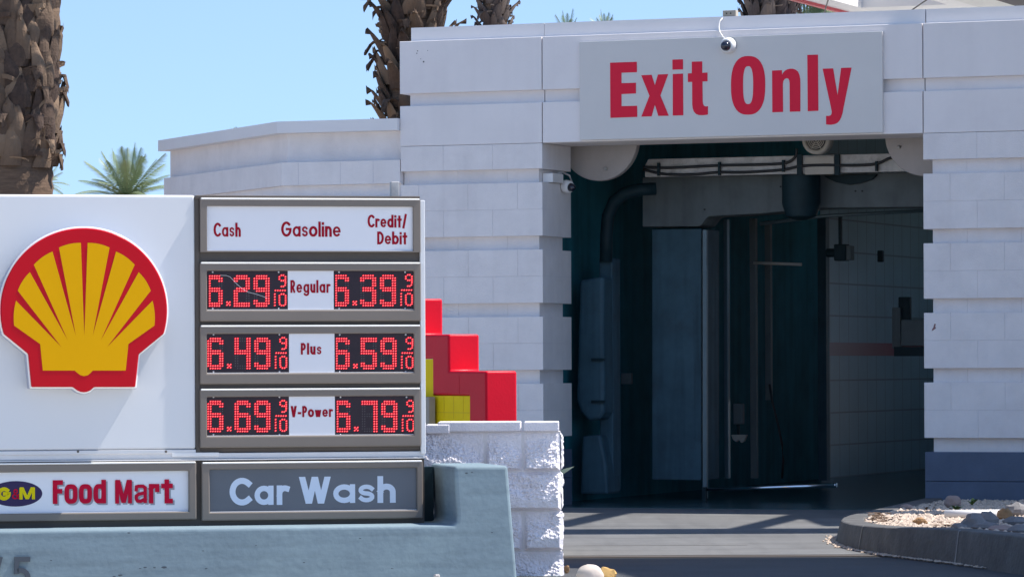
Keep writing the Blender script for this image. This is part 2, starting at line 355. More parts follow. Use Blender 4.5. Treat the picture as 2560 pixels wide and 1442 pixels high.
def ribbon(mb, path, w, y, mi=0, wx=None):
    closed = (Vector(path[0]) - Vector(path[-1])).length < 1e-4
    P = [Vector(p) for p in path]
    if closed: P = P[:-1]
    else:
        P[0] = P[0] + (P[0]-P[1]).normalized()*w/2; P[-1] = P[-1] + (P[-1]-P[-2]).normalized()*w/2
    n = len(P); L, R = [], []
    for i in range(n):
        d0 = (P[i]-P[i-1]) if (closed or i > 0) else (P[1]-P[0])
        d1 = (P[(i+1) % n]-P[i]) if (closed or i < n-1) else (P[-1]-P[-2])
        d0, d1 = d0.normalized(), d1.normalized()
        n0, n1 = Vector((-d0.y, d0.x)), Vector((-d1.y, d1.x))
        m = (n0+n1)
        if m.length < 0.2: m = n0
        m.normalize(); k = min(1/max(m.dot(n0), 0.35), 1.35)
        L.append(P[i]+m*k*w/2); R.append(P[i]-m*k*w/2)
    vs = [(p.x, y, p.y) for p in L] + [(p.x, y, p.y) for p in R]
    rng = range(n if closed else n-1)
    mb.add(vs, [(i+n, (i+1) % n+n, (i+1) % n, i) for i in rng], mi)
def srect(cx, rx, h=XH, e=3.4, n=32):                         # squarish bowl for condensed words
    r = []
    for i in range(n+1):
        a = 2*pi*i/n; c, q = cos(a), sin(a)
        r.append((cx+rx*math.copysign(abs(c)**(2/e), c), h/2+h/2*math.copysign(abs(q)**(2/e), q)))
    r[-1] = r[0]; return r
XC = 0.78                                                     # tall lower-case of the condensed face
CONDENSED = {'o': ([srect(.38,.38,XC)], .76), 'd': ([srect(.36,.36,XC), [(.72,0),(.72,1)]], .72),
 'r': ([[(0,0),(0,XC)], [(0,XC-.12),(.12,XC),(.40,XC),(.40,XC-.2)]], .42), 't': ([[(.22,0.0),(.22,1.0)], [(0,XC),(.46,XC)], [(.22,0),(.46,0)]], .46),
 'A': ([[(.02,XC-.18),(.04,XC-.03),(.16,XC),(.46,XC),(.6,XC-.08),(.6,0)], [(.6,.44),(.2,.38),(.02,.28),(.02,.12),(.1,.02),(.3,0),(.6,.12)]], .6)}
ZIG = {'W': ([(0,1),(.29,0),(.55,1),(.81,0),(1.1,1)], 1.08), 'V': ([(0,1),(.36,0),(.72,1)], 1.15), 'w': ([(0,XH),(.22,0),(.42,XH),(.62,0),(.84,XH)], .95), 'M': ([(.06,1),(.42,.04),(.78,1)], .95)}
def zigzag(mb, P, t, y, mi=0):
    """Outline of a zigzag letter with flat points; t is the horizontal stroke width."""
    def cross(a, b, c, d):
        r, q = (b[0]-a[0], b[1]-a[1]), (d[0]-c[0], d[1]-c[1]); k = r[0]*q[1]-r[1]*q[0]
        u = ((c[0]-a[0])*q[1]-(c[1]-a[1])*q[0])/k; return (a[0]+u*r[0], a[1]+u*r[1])
    n = len(P); L = [(p[0]-t/2, p[1]) for p in P]; Rr = [(p[0]+t/2, p[1]) for p in P]; lo = []; hi = []
    for i in range(n):
        if i in (0, n-1): continue
        tip_low = P[i][1] < P[i-1][1]
        if tip_low: lo += [L[i], Rr[i]]; hi.append(cross(Rr[i-1], Rr[i], L[i], L[i+1]))
        else: lo.append(cross(Rr[i-1], Rr[i], L[i], L[i+1])); hi += [L[i], Rr[i]]
    pts = [L[0]] + lo + [Rr[-1], L[-1]] + hi[::-1] + [Rr[0]]
    # re-order inner points of the two contours so that they never cross
    low = []; up_ = []
    for i in range(1, n-1):
        if P[i][1] < P[i-1][1]: low += [L[i], Rr[i]]; up_.append(cross(Rr[i-1], Rr[i], L[i], L[i+1]))
        else: low.append(cross(Rr[i-1], Rr[i], L[i], L[i+1]) if False else cross(L[i], L[i+1], Rr[i-1], Rr[i])); up_ += [L[i], Rr[i]]
    mb.flat([L[0]] + low + [Rr[-1], L[-1]] + up_[::-1] + [Rr[0]], y, mi)
def text_mb(txt, x0, x1, z0, zc, stroke, y, gap=0.5, space=1.6, mb=None, mi=0, lift=0.0, cond=False):
    GLY = {**GLYPHS, **CONDENSED} if cond else GLYPHS
    """Lay a word into x0..x1, baseline z0, cap height up to zc; stroke width in metres."""
    mb = mb or MB(); w = stroke
    nat = sum(GLY[c][1] for c in txt if c != ' ')
    n_let = sum(c != ' ' for c in txt); fixed = n_let*w + gap*w*(n_let-1) + space*w*txt.count(' ')
    sx = ((x1-x0) - fixed)/nat; sz = (zc-z0-w); x = x0; k = 0
    for c in txt:
        if c == ' ': x += space*w; continue
        if c in ZIG:
            zigzag(mb, [(x+w/2+px*sx, z0+pz*(zc-z0)) for px, pz in ZIG[c][0]], w*ZIG[c][1], y-lift-0.00025*(k % 5), mi); k += 1
            paths = [q_ for q_ in GLY[c][0] if c == 'M' and q_[0][0] == q_[1][0]]
        else: paths = GLY[c][0]
        for p in paths:
            ribbon(mb, [(x+w/2+px*sx, z0+w/2+pz*sz) for px, pz in p], w*THIN.get(c, 1), y-lift-0.00025*(k % 5), mi); k += 1
        x += GLY[c][1]*sx + w + gap*w
    return mb

# ------------------------------------------------------------------ ground
def sheet(name, pts, z, m, thick=0.0):
    mb = MB(); n = len(pts)
    mb.add([(p[0], p[1], z) for p in pts], [tuple(range(n))])
    o = make(name, mb, m); o['kind'] = 'structure'; return o
sheet('ground', [(-500,-60),(500,-60),(500,900),(-500,900)], -0.02, M['dirt'])
sheet('bounce_pavement', [(-60,-30),(60,-30),(60,21.0),(-60,21.0)], -0.004, M['bounce_pavement'])  # pale sheet out of view, added to bounce sunlight onto the fronts
sheet('road', [(-60,21.0),(60,21.0),(60,23.55),(-60,23.55)], -0.006, M['asphalt'])
sheet('gutter_shadow', [(-60,23.55),(60,23.55),(60,23.72),(-60,23.72)], -0.002, M['bronzedark'])  # gutter line and shadow together, painted as one dark strip
sheet('bounce_forecourt', [(-3,42.5),(40,42.5),(40,90),(-3,90)], -0.004, M['bounce_forecourt'])  # pale sheet added to bounce light up under the canopy
fw = FAC.world
sheet('bounce_side_pavement', [(-9,22.3),(0.0,22.3),(0.0,31.95),(-9,36)], -0.001, M['bounce_side'])  # hidden paving, added pale to bounce light onto the facade
sheet('expansion_joint', [(0.0,24.98),(1.4,24.98),(1.4,25.0),(0.0,25.0)], 0.003, M['bronzedark'])
jl = fw(FAC.u(1357)-0.7, 0.0); jr = fw(6, 0.0)
sheet('driveway', [(0.0,23.72),(9,23.72),(jr.x,jr.y),(jl.x,jl.y),(0.0,31.9)], 0.0, M['apron'])

# ------------------------------------------------------------------ car wash building
uL0, uLc, uRc, uR1 = FAC.u(1000,300), FAC.u(1357,700), FAC.u(2309,700), 5.6
DJ = 0.61
ROWS = []                                        # (bottom, top, projecting?)
for k in range(4):
    b = 0.532 + 0.508*k
    ROWS += [(b, b+0.203), (b+0.203, b+0.406)]
ROWS.append((2.564, 2.756))
REC = [(0.43, 0.532)] + [(0.938+0.508*k, 1.04+0.508*k) for k in range(4)]
BASE = (uLc, 0.0, 0.0)
bld = thing('car_wash_building', 'white block car wash with wide dark open bay and grooved stepped walls', 'building', FAC, BASE)
wall = MB()
def pier(u0, u1, w1, side):
    """Courses of painted block; side = +1 corner on the right, -1 corner on the left."""
    g = 0.0007
    for i, (z0, z1) in enumerate(ROWS):
        first = 0.203 if i % 2 else 0.406
        cuts = [first]
        while cuts[-1] < u1-u0: cuts.append(cuts[-1]+0.406)
        e = 0.0
        for c in cuts:
            c = min(c, u1-u0)
            if c-e < 0.01: break
            a, b = (u1-c, u1-e) if side > 0 else (u0+e, u0+c)
            wall.block(a+g, b-g, 0, w1, z0+g, z1-g, 0.002)
            e = c
    for (z0, z1) in REC:
        e = 0.0; x0, x1 = (u0, u1-0.052) if side > 0 else (u0+0.052, u1)
        cuts = [0.26]
        while cuts[-1] < x1-x0: cuts.append(cuts[-1]+0.406)
        for c in cuts:
            c = min(c, x1-x0)
            if c-e < 0.01: break
            a, b = (x1-c, x1-e) if side > 0 else (x0+e, x0+c)
            wall.block(a+g, b-g, 0.066, w1-0.05, z0-0.003, z1+0.003, 0.0015)
            e = c
pier(uL0+0.004, uLc, DJ, +1); make('pier', wall, M['block'], bld)
wall = MB(); pier(uRc, uR1, DJ, -1); make('pier', wall, M['block'], bld)
for a, b in ((uL0+0.012, uLc-0.004), (uRc+0.004, uR1-0.01)):     # mortar filling the block joints almost flush
    core = MB()
    for k in range(4): core.box(a, b, 0.0035, DJ-0.005, 0.536+0.508*k, 0.934+0.508*k)
    core.box(a, b, 0.0035, DJ-0.005, 2.568, 2.752)
    for z0, z1 in REC: core.box(a+(0.055 if a > 0 else 0), b-(0.052 if a < 0 else 0), 0.0693, DJ-0.06, z0-0.02, z1+0.02)
    make('mortar_core', core, M['joint'], bld)
pl = MB()
for (z0, z1) in ((0.0, 0.215), (0.218, 0.43)):
    pl.block(uL0+0.01, uLc-0.002, 0.003, DJ+0.002, z0, z1, 0.003)
make('plinth', pl, M['plinth'], bld, label='dark slate blue painted base course left of the bay'); pl = MB()
for (z0, z1) in ((0.0, 0.215), (0.218, 0.43)):
    pl.block(uRc+0.004, uR1, 0.003, DJ+0.002, z0, z1, 0.003)
make('plinth', pl, M['plinth'], bld, label='dark slate blue painted base course right of the bay')
# fascia over the bay: two projecting bands with a recessed one between, in three panels
s1, s2 = FAC.u(1355,200), FAC.u(2307,200)
fa = MB()
zf = [2.757, 3.066, 3.160, 3.562]
for a, b in ((uL0, s1-0.004), (s1+0.004, s2-0.004), (s2+0.004, uR1)):
    l = 0.062 if a == uL0 else 0
    fa.block(a, b, 0.0, DJ, zf[0]+0.001, zf[1], 0.003)
    fa.box(a+l, b, 0.058, DJ-0.01, zf[1], zf[2])
    fa.block(a, b, 0.0, DJ, zf[2], zf[3], 0.003)
make('fascia', fa, M['panel'], bld)
hl = MB()
for px, py, r in ((1044,128,1.6),(1042,134,1.5),(1059,155,2.2),(1052,148,1),(1069,127,1)):
    p = FAC.at(px, py, -0.0012); rr = r/326
    hl.flat([(p.x+rr*cos(a*pi/3), p.z+rr*sin(a*pi/3)) for a in range(6)], p.y)
make('bolt_holes', hl, M['cable'], bld)
pa = MB()
for a, b in ((FAC.u(1021,90), FAC.u(1354,90)), (FAC.u(1354,90)+0.003, FAC.u(2309,50)-0.004), (FAC.u(2309,50)+0.004, uR1)):
    pa.box(a, b, 0.055, 0.22, zf[3], 3.668)
make('parapet', pa, M['coping'], bld)
LEN = 13.0
ui, uo = uLc-0.28, uRc+0.3                       # inside faces of the tunnel walls
rf = MB(); rf.box(uL0+0.15, uR1, 0.22, LEN+0.2, 3.40, 3.52)
make('roof', rf, M['roofing'], bld)
wt = 3.0                                         # the tiles start behind the broad post
while 1280 + FPX*FAC.world(ui, wt).x/FAC.world(ui, wt).y < 2052: wt += 0.02
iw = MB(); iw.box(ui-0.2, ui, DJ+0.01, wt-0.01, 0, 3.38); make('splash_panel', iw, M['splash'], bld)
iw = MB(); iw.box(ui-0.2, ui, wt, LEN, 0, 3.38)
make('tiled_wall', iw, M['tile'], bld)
ow = MB()                                        # right wall, one opening added to let light in; far end with a doorway
ow.box(uo, uo+0.2, DJ+0.01, LEN, 0, 0.9); ow.box(uo, uo+0.2, DJ+0.01, LEN, 2.7, 3.38)
for a, b in ((DJ+0.01,9.0),(11.4,LEN)): ow.box(uo, uo+0.2, a, b, 0.901, 2.699)
ow.box(uo, uo+0.2, 9.0, 11.4, 0.901, 1.9)
ow.box(ui, uo-1.3, LEN, LEN+0.2, 0, 3.38); ow.box(uo-1.3, uo, LEN, LEN+0.2, 2.2, 3.38)
ow.box(ui, uo, DJ+0.01, LEN, 3.30, 3.38)
make('inner_wall', ow, M['inside'], bld)
rs = MB(); z0, z1 = FAC.z(2150,889,9.5), FAC.z(2150,857,9.5); rs.box(ui, ui+0.004, wt, LEN-0.05, z0, z1)
make('tile_stripe', rs, M['redtile'], bld, label='dull red band of tiles along the inside wall')
fl = MB(); fl.box(ui, uo, 0.02, LEN, -0.05, 0.004)
make('bay_floor', fl, M['wetfloor'], bld)
# lower wing to the left with a canted corner
wing = MB(); wcop = MB()
def cant(u_c, px_end, w0, y):
    t = 0.0
    while t < 8:
        p = FAC.world(u_c-0.7071*t, w0+0.7071*t)
        if 1280 + FPX*p.x/p.y - ROLL*(915-y) < px_end: break
        t += 0.005
    return t
def wing_band(mb, px_c, px_e, w0, z0, z1, thick=0.25, u_r=None, yy=400):
    uc = FAC.u(px_c, yy, w0); t = cant(uc, px_e, w0, yy); ur = u_r if u_r is not None else uL0-0.002
    e = (uc-0.7071*t, w0+0.7071*t); k = thick*0.4142
    pts = [(ur, w0), (uc, w0), e, (e[0]+thick*.7071, e[1]+thick*.7071), (uc+k, w0+thick), (ur, w0+thick)]
    n = 6; vs = [(p[0], p[1], z0) for p in pts] + [(p[0], p[1], z1) for p in pts]
    fs = [tuple(range(n-1,-1,-1)), tuple(range(n, 2*n))] + [(i, (i+1) % n, (i+1) % n+n, i+n) for i in range(n)]
    fs = [f[::-1] for f in fs]
    mb.add(vs, fs)
wing_band(wcop, 692, 395, -0.045, 2.882, 2.972, 0.45, yy=320)
wing_band(wing, 719, 426, 0.085, 2.66, 2.882, 0.2, yy=370)
ptop = 2.655
wing_band(wing, 704, 410, -0.002, 2.477, 2.655, 0.28, yy=430)
z = 2.477
for k in range(5):
    wing_band(wing, 712, 420, 0.05, z-0.1, z-0.0005, 0.2, yy=480)
    wing_band(wing, 704, 410, -0.002, max(z-0.508, 0.01), z-0.1005, 0.28, yy=430); z -= 0.508
    if z < 0.15: break
make('side_wing', wing, M['block'], bld)
make('wing_coping', wcop, M['coping'], bld)
# fine vertical joints on the wing's upper course
jn = MB()
for x in (745, 850, 932): 
    u = FAC.u(x, 430, -0.004); jn.box(u, u+0.004, -0.0035, 0.0, 2.48, 2.652)
make('wing_joint', jn, M['joint'], bld)
ch = MB(); p = FAC.at(2334, 818, -0.0012)
ch.flat([(p.x+dx/340, p.z-dz/340) for dx, dz in ((2,-9),(6,-8),(4,-2),(6,2),(1,6),(-5,9),(-4,5),(-1,1))], p.y)
make('paint_chip', ch, M['rust'], bld)

# ------------------------------------------------------------------ exit sign over the bay
bu0, bu1 = FAC.u(1449,230,-0.03), FAC.u(2206,205,-0.03)
bz0, bz1 = FAC.z(1449,351,-0.03), FAC.z(1449,105,-0.03)
es = thing('exit_sign', 'wide grey sign board reading Exit Only in big red letters above the bay', 'sign', FAC, (bu0, -0.03, bz0))
mb = MB(); mb.box(bu0, bu1, -0.032, -0.002, bz0, bz1); make('sign_board', mb, M['signboard'], es, bevel=0.003)
LT = MB()
def Z(p): q = FAC.at(1480+p[0]/3.657, 100+p[1]/3.657, -0.034); return (q.x, q.z)
for poly in (
 [(165,210),(410,202),(411,297),(270,302),(270,397),(402,393),(402,491),(270,497),(270,607),(413,603),(414,705),(168,714)],
 [(450,325),(545,320),(575,415),(602,318),(697,314),(625,510),(702,694),(606,696),(575,595),(545,700),(450,703),(525,512)],
 [(735,182),(832,179),(832,271),(735,274)], [(738,314),(832,310),(835,690),(738,693)],
 [(912,201),(1008,198),(1008,302),(1056,300),(1056,380),(1010,382),(1012,560),(1015,585),(1024,603),(1040,610),(1060,607),(1060,683),(1035,688),(1005,690),(975,688),(950,678),(930,655),(920,625),(916,590),(915,385),(876,387),(876,308),(912,306)],
 [(1646,282),(1736,278),(1738,320),(1748,300),(1764,283),(1784,271),(1810,265),(1836,265),(1862,274),(1884,292),(1897,322),(1904,362),(1905,400),(1905,655),(1808,658),(1806,395),(1803,372),(1795,357),(1778,352),(1762,359),(1750,377),(1745,400),(1747,660),(1648,663)],
 [(1968,139),(2066,136),(2070,649),(1972,653)],
 [(2108,265),(2205,262),(2245,505),(2277,258),(2373,255),(2312,560),(2300,620),(2290,672),(2278,710),(2262,740),(2245,758),(2222,770),(2185,777),(2160,776),(2140,773),(2140,695),(2165,696),(2182,690),(2190,675),(2191,655),(2185,620)]):
    LT.flat([Z(p) for p in poly], -0.034)
def sup(cx, cy, rx, ry, e, n=48):
    r = []
    for i in range(n):
        a = 2*pi*i/n; c, s_ = cos(a), sin(a)
        r.append(Z((cx+rx*math.copysign(abs(c)**(2/e), c), cy+ry*math.copysign(abs(s_)**(2/e), s_) - (cx+rx*c-1427)*0.02)))
    return r
LT.ring(sup(1427,417,157,268,2.5), sup(1427,415,46,173,2.7), -0.034)
make('lettering', LT, M['redvinyl'], es)

# ------------------------------------------------------------------ cameras on the building
def dome_camera(name, label, c, d, r, group):
    """c: centre on the wall, d: outward direction in facade coordinates."""
    t = thing(name, label, 'security camera', FAC, tuple(c), group)
    d = Vector(d).normalized(); a = d.cross(Vector((0,0,1))).normalized(); b = a.cross(d).normalized()
    def dome(prof):
        m = MB(); n = 28; vs, fs = [], []
        for rr, h in prof:
            for k in range(n):
                vs.append(Vector(c) + d*h + (a*cos(2*pi*k/n) + b*sin(2*pi*k/n))*rr)
        for i in range(len(prof)-1):
            for k in range(n): fs.append((i*n+k, i*n+(k+1) % n, (i+1)*n+(k+1) % n, (i+1)*n+k))
        fs.append(tuple((len(prof)-1)*n+k for k in range(n))); m.add(vs, fs); return m
    make('housing', dome([(r,0.0),(r,0.02),(r*.97,0.035),(r*.85,0.052),(r*.68,0.06),(r*.66,0.055)]), M['camwhite'], t, smooth=True)
    make('lens_dome', dome([(r*.64,0.055),(r*.62,0.07),(r*.52,0.085),(r*.36,0.096),(r*.15,0.101),(0.001,0.102)]), M['camglass'], t, smooth=True)
    return t
CG = 'dome cameras on the car wash'
c1 = FAC.at(1823,114,-0.033)
dome_camera('security_camera', 'white dome camera mounted on the grey Exit Only board', (c1.x,-0.033,c1.z), (-0.12,-1,-0.12), 0.059, CG)
c2 = FAC.at(1413,466,0.45)
cw = dome_camera('security_camera', 'white dome camera on a bracket at the left jamb of the bay', (uLc+0.03,0.42,FAC.z(1405,466,0.4)), (0.85,-0.45,-0.15), 0.05, CG)
mb = MB(); mb.tube([(uLc-0.01,0.50,c2.z+0.03),(uLc+0.0,0.44,c2.z+0.03),(uLc+0.03,0.42,c2.z)], 0.018); make('arm', mb, M['camwhite'], cw, smooth=True)
q = FAC.at(1822,40,0.05)
jb = thing('junction_box', 'small brown junction box on top of the parapet', 'junction box', FAC, (q.x,0.06,3.668))
mb = MB(); mb.box(q.x-0.052,q.x+0.052,0.06,0.12,3.669,3.714); make('box', mb, M['greyblock'], jb, bevel=0.004)
mb = MB()
for dx in (-0.02, 0.012): mb.lathe([(0.006,0),(0.006,-0.004)], (q.x+dx,0.06,3.69), 'y', 10)
make('knockout', mb, M['cable'], jb)
pts = [FAC.at(x, y, w) for x, y, w in ((1806,46,0.045),(1799,55,0.03),(1797,68,0.02),(1799,80,-0.03),(1806,92,-0.04),(1815,101,-0.045))]
mb = MB(); mb.tube(pts, 0.0055, 8)
tag(make('camera_cable', mb, M['camwhite'], None, FAC, tuple(pts[-1]), smooth=True), 'thin white cable looping from the parapet down to the dome camera', 'cable')
jb2 = thing('junction_box', 'small white junction box beside the camera on the left jamb', 'junction box', FAC, (uLc+0.0,0.12,2.46))
zc = FAC.z(1385,446,0.25)
mb = MB(); mb.box(uLc-0.048,uLc+0.035,0.13,0.36,zc-0.035,zc+0.035); make('box', mb, M['camwhite'], jb2, bevel=0.005)
mb = MB(); mb.tube([(uLc+0.0,0.30,zc+0.03),(uLc+0.0,0.42,zc+0.055),(uLc+0.03,0.50,zc+0.03),(uLc+0.05,0.50,zc-0.02),(uLc+0.045,0.45,zc-0.045)], 0.008); make('flex_conduit', mb, M['alu'], jb2, smooth=True)

# ------------------------------------------------------------------ things inside the bay
def disc_plate(name, label, px, py, rpx, w, bolt, grp):
    c = FAC.at(px, py, w); k = 10500/32.6; r = rpx/k
    t = thing(name, label, 'guard plate', FAC, tuple(c), grp)
    m = MB(); m.lathe([(r*.98,0.07),(r,0.06),(r,0.008),(r*.985,0.0),(r*.95,0.0)], c, 'y', 64); make('plate', m, M['plate'], t, auto=30)
    b = FAC.at(bolt[0], bolt[1], w-0.004); m = MB(); m.lathe([(0.016,0.004),(0.016,-0.008),(0.010,-0.014)], b, 'y', 6); make('bolt', m, M['galv'], t)
disc_plate('round_guard_plate', 'round beige steel plate at the upper left of the bay', 1497, 350, 102, 0.72, (1514,422), 'round plates in the bay corners')
disc_plate('round_guard_plate', 'round beige steel plate at the upper right of the bay', 2312, 337, 100, 0.72, (2247,368), 'round plates in the bay corners')
def px_box(mb, x0, y0, x1, y1, w0, depth):
    a, b = FAC.at(x0, y1, w0), FAC.at(x1, y0, w0)
    mb.box(a.x, b.x, w0, w0+depth, a.z, b.z)
wb = 1.25
a, b = FAC.at(1612,443,wb), FAC.at(2330,386,wb)
zt = FAC.z(1620,398,wb)
bm = thing('cable_beam', 'worn galvanised beam with black cables across the top of the bay', 'beam', FAC, (a.x, wb, a.z))
m = MB(); m.prism([(a.x,a.z),(uo,a.z),(uo,zt),(a.x+0.03,zt),(a.x,zt-0.05)], wb, wb+0.10); make('beam', m, M['galv'], bm, bevel=0.004)
def cable(pts, r=0.011, part=bm):
    m = MB(); P = [FAC.at(x, y, wb-0.02) for x, y in pts]; Q = []
    for i in range(len(P)-1):
        p0, p1, p2, p3 = P[max(i-1,0)], P[i], P[i+1], P[min(i+2,len(P)-1)]
        for k in range(6):
            t = k/6; Q.append(0.5*((2*p1)+(p2-p0)*t+(2*p0-5*p1+4*p2-p3)*t*t+(3*p1-p0-3*p2+p3)*t**3))
    Q.append(P[-1]); m.tube(Q, r, 8); make('cable', m, M['cable'], part, smooth=True)
cable([(1608,418),(1650,420),(1700,419),(1800,414),(1900,412),(1955,409),(1978,402),(1990,388),(1992,372)])
cable([(1608,424),(1650,434),(1690,437),(1740,436),(1798,431),(1860,431),(1955,425),(2000,416),(2060,413),(2130,414),(2190,410),(2232,395),(2258,420),(2300,436)])
for x, y0, y1 in ((1645,407,440),(1797,405,438),(1957,400,430),(2190,403,428)):
    m = MB(); px_box(m, x-2.5, y0, x+2.5, y1, wb-0.035, 0.035); make('cable_clip', m, M['darksteel'], bm)
m = MB(); px_box(m, 2012, 390, 2085, 437, wb-0.018, 0.018); make('cover_plate', m, M['boxbeige'], bm, bevel=0.004)
for x in (1998, 2092):
    m = MB(); px_box(m, x-6, 386, x+6, 438, wb-0.03, 0.03); make('strap', m, M['darksteel'], bm)
# fan
c = FAC.at(2040, 350, 1.05); k = 10500/32.8
fn = thing('ventilation_fan', 'round beige fan guard half hidden behind the fascia above the beam', 'fan', FAC, tuple(c))
m = MB(); R = 36/k
m.lathe([(R*.98,0.1),(R,0.03),(R*.98,0.0),(R*.86,-0.012),(R*.70,-0.006),(R*.68,0.03)], c, 'y', 40); make('guard_ring', m, M['boxbeige'], fn, smooth=True)
m = MB()
for rr in (.58,.46,.34,.22):
    pth = [(c.x+R*rr*cos(2*pi*i/28), c.y-0.004, c.z+R*rr*sin(2*pi*i/28)) for i in range(29)]; m.tube(pth, 0.004, 5, caps=False)
for i in range(6): m.tube([(c.x,c.y,c.z),(c.x+R*.68*cos(i*pi/3),c.y,c.z+R*.68*sin(i*pi/3))], 0.004, 5)
make('grille', m, M['boxbeige'], fn)
m = MB(); m.lathe([(R*.66,0.031),(R*.66,0.028)], c, 'y', 32); make('backing', m, M['cable'], fn)
# wash arch: header box, leg panel, frame posts, drum
wa = 1.7
def P2(pts, w): return [(FAC.at(x, y, w).x, FAC.at(x, y, w).z) for x, y in pts]
base = FAC.at(1690, 1200, wa)
ar = thing('wash_arch', 'dull grey wash arch with a deep header and tall blue grey leg panel', 'wash arch', FAC, (base.x, wa, 0.0))
m = MB(); m.prism(P2([(1606,444),(2330,430),(2330,517),(2050,520),(1900,534),(1772,541),(1766,546),(1754,562),(1746,566),(1606,567)], wa), wa, wa+0.35); make('header', m, M['greysteel'], ar, bevel=0.006)
m = MB(); m.prism(P2([(1630,574),(1753,572),(1753,1200),(1630,1198)], wa+0.05), wa+0.05, wa+0.5); make('leg_panel', m, M['bluesteel'], ar, bevel=0.006)
m = MB(); m.prism(P2([(1757,575),(1766,575),(1766,1245),(1757,1245)], wa+0.02), wa+0.02, wa+0.06); make('edge_post', m, M['pipe'], ar)
m = MB(); m.lathe([(0.15,0.10),(0.15,-0.12),(0.12,-0.22),(0.04,-0.25)], FAC.at(2003,470,wa-0.2), 'z', 28); make('drum', m, M['darksteel'], ar, auto=40)
m = MB(); m.prism(P2([(2060,440),(2190,437),(2180,448),(2150,458),(2122,462),(2090,456),(2070,447)], wa-0.05), wa-0.05, wa-0.001); make('motor_hood', m, M['darksteel'], ar)
for x, y in ((2139,478),(2156,478),(1762,524),(1952,467)):
    m = MB(); p = FAC.at(x, y, wa); m.lathe([(0.008,0.002),(0.008,-0.004)], (p.x, wa-0.002, p.z), 'y', 10); make('bolt', m, M['cable'], ar)
def post(x0, x1, y0, y1, w, mtl, name, label, cat, grp=None, d=0.06):
    p = FAC.at((x0+x1)/2, y1, w)
    m = MB(); px_box(m, x0, y0, x1, y1, w, d)
    return tag(make(name, m, mtl, None, FAC, (p.x, w, p.z), bevel=0.004), label, cat, grp)
G = 'steel posts inside the bay'
post(1811,1818,548,1195,3.0,M['pipe'],'frame_post','narrow steel post just right of the tall leg panel','post',G)
post(1876,1888,546,1195,3.2,M['greysteel'],'frame_post','pale steel post left of the short horizontal pipe','post',G)
post(1913,1925,552,1000,3.6,M['greysteel'],'frame_post','shorter steel post hanging behind the horizontal pipe','post',G)
post(2046,2064,540,1200,5.2,M['bluesteel'],'frame_post','broad grey post at the left edge of the tiled wall','post',G,0.1)
a, b = FAC.at(1884,657,3.15), FAC.at(2004,661,3.15)
m = MB(); m.tube([a, b], 0.014, 10)
tag(make('cross_pipe', m, M['boxbeige'], None, FAC, tuple(a), smooth=True), 'short horizontal pale pipe across the dark middle of the bay', 'pipe')
# thin rail under the header
m = MB(); m.tube([FAC.at(1900,560,2.6), FAC.at(2060,540,2.6), FAC.at(2330,526,2.6)], 0.014, 8)
tag(make('overhead_rail', m, M['pipe'], None, FAC, tuple(FAC.at(1900,560,2.6)), smooth=True), 'thin steel rail running below the wash arch header', 'rail')
# bracket with spray motor
c = FAC.at(2100,632,3.4)
sp = thing('spray_motor', 'dark spray motor hanging on a rod in front of the tiled wall', 'motor', FAC, tuple(c))
m = MB(); px_box(m, 2096, 534, 2103, 612, 3.42, 0.03); make('rod', m, M['darksteel'], sp)
m = MB(); px_box(m, 2084, 610, 2114, 652, 3.36, 0.12); m.tube([FAC.at(2066,632,3.4), FAC.at(2090,632,3.4)], 0.035, 12); make('motor_body', m, M['darksteel'], sp, bevel=0.01)
m = MB(); px_box(m, 2115, 614, 2127, 650, 3.38, 0.1); make('end_cap', m, M['greysteel'], sp, bevel=0.004)
def wallbox(x0, y0, x1, y1, name, label, cat, mtl, w=2.6):
    p = FAC.at(x0, y1, w); m = MB(); px_box(m, x0, y0, x1, y1, w, 0.05)
    return tag(make(name, m, mtl, None, FAC, (p.x, w, p.z), bevel=0.006), label, cat)
wallbox(2193,626,2206,655,'wall_bracket','small dark bracket on the tiled wall right of the spray motor','bracket',M['darksteel'],4.5)
wallbox(2246,742,2275,830,'conduit_box','narrow dark box with conduit high on the tiled wall','electrical box',M['darksteel'],4.2)
wallbox(2230,768,2251,872,'control_strip','pale vertical control strip beside the dark cabinet','control strip',M['greysteel'],4.15)
cb = thing('control_cabinet', 'dark grey control cabinet at the right edge of the bay', 'cabinet', FAC, tuple(FAC.at(2280,890,3.9)))
m = MB(); px_box(m, 2252, 798, 2330, 865, 3.9, 0.15); make('cabinet_body', m, M['greysteel'], cb, bevel=0.01)
m = MB(); px_box(m, 2235, 866, 2330, 890, 3.88, 0.2); make('shelf', m, M['darksteel'], cb)
# left side: hose arch, foam panel, tank
c = FAC.at(1520,1240,1.3)
m = MB(); P = [FAC.at(1515,655,1.3), FAC.at(1516,590,1.3), FAC.at(1520,540,1.3), FAC.at(1535,505,1.3), FAC.at(1562,483,1.3), FAC.at(1600,474,1.3), FAC.at(1640,472,1.35)]
m.tube(P, 0.05, 14)
tag(make('air_duct', m, M['darksteel'], None, FAC, tuple(P[0]), smooth=True), 'dark curved duct arching beneath the left round plate', 'duct')
m = MB(); px_box(m, 1500, 645, 1531, 1225, 1.35, 0.18)
tag(make('side_panel', m, M['bluesteel'], None, FAC, tuple(FAC.at(1515,1225,1.35)), bevel=0.01), 'tall narrow steel panel standing inside the left jamb', 'panel')
tk = thing('foam_tank', 'slim dark plastic tank hanging just inside the left jamb', 'tank', FAC, tuple(FAC.at(1478,1050,1.15)))
m = MB(); m.prism(P2([(1448,700),(1508,690),(1510,1030),(1500,1048),(1470,1052),(1450,1030),(1440,1000)], 1.15), 1.15, 1.45); make('tank_body', m, M['bluesteel'], tk, bevel=0.03, segs=3)
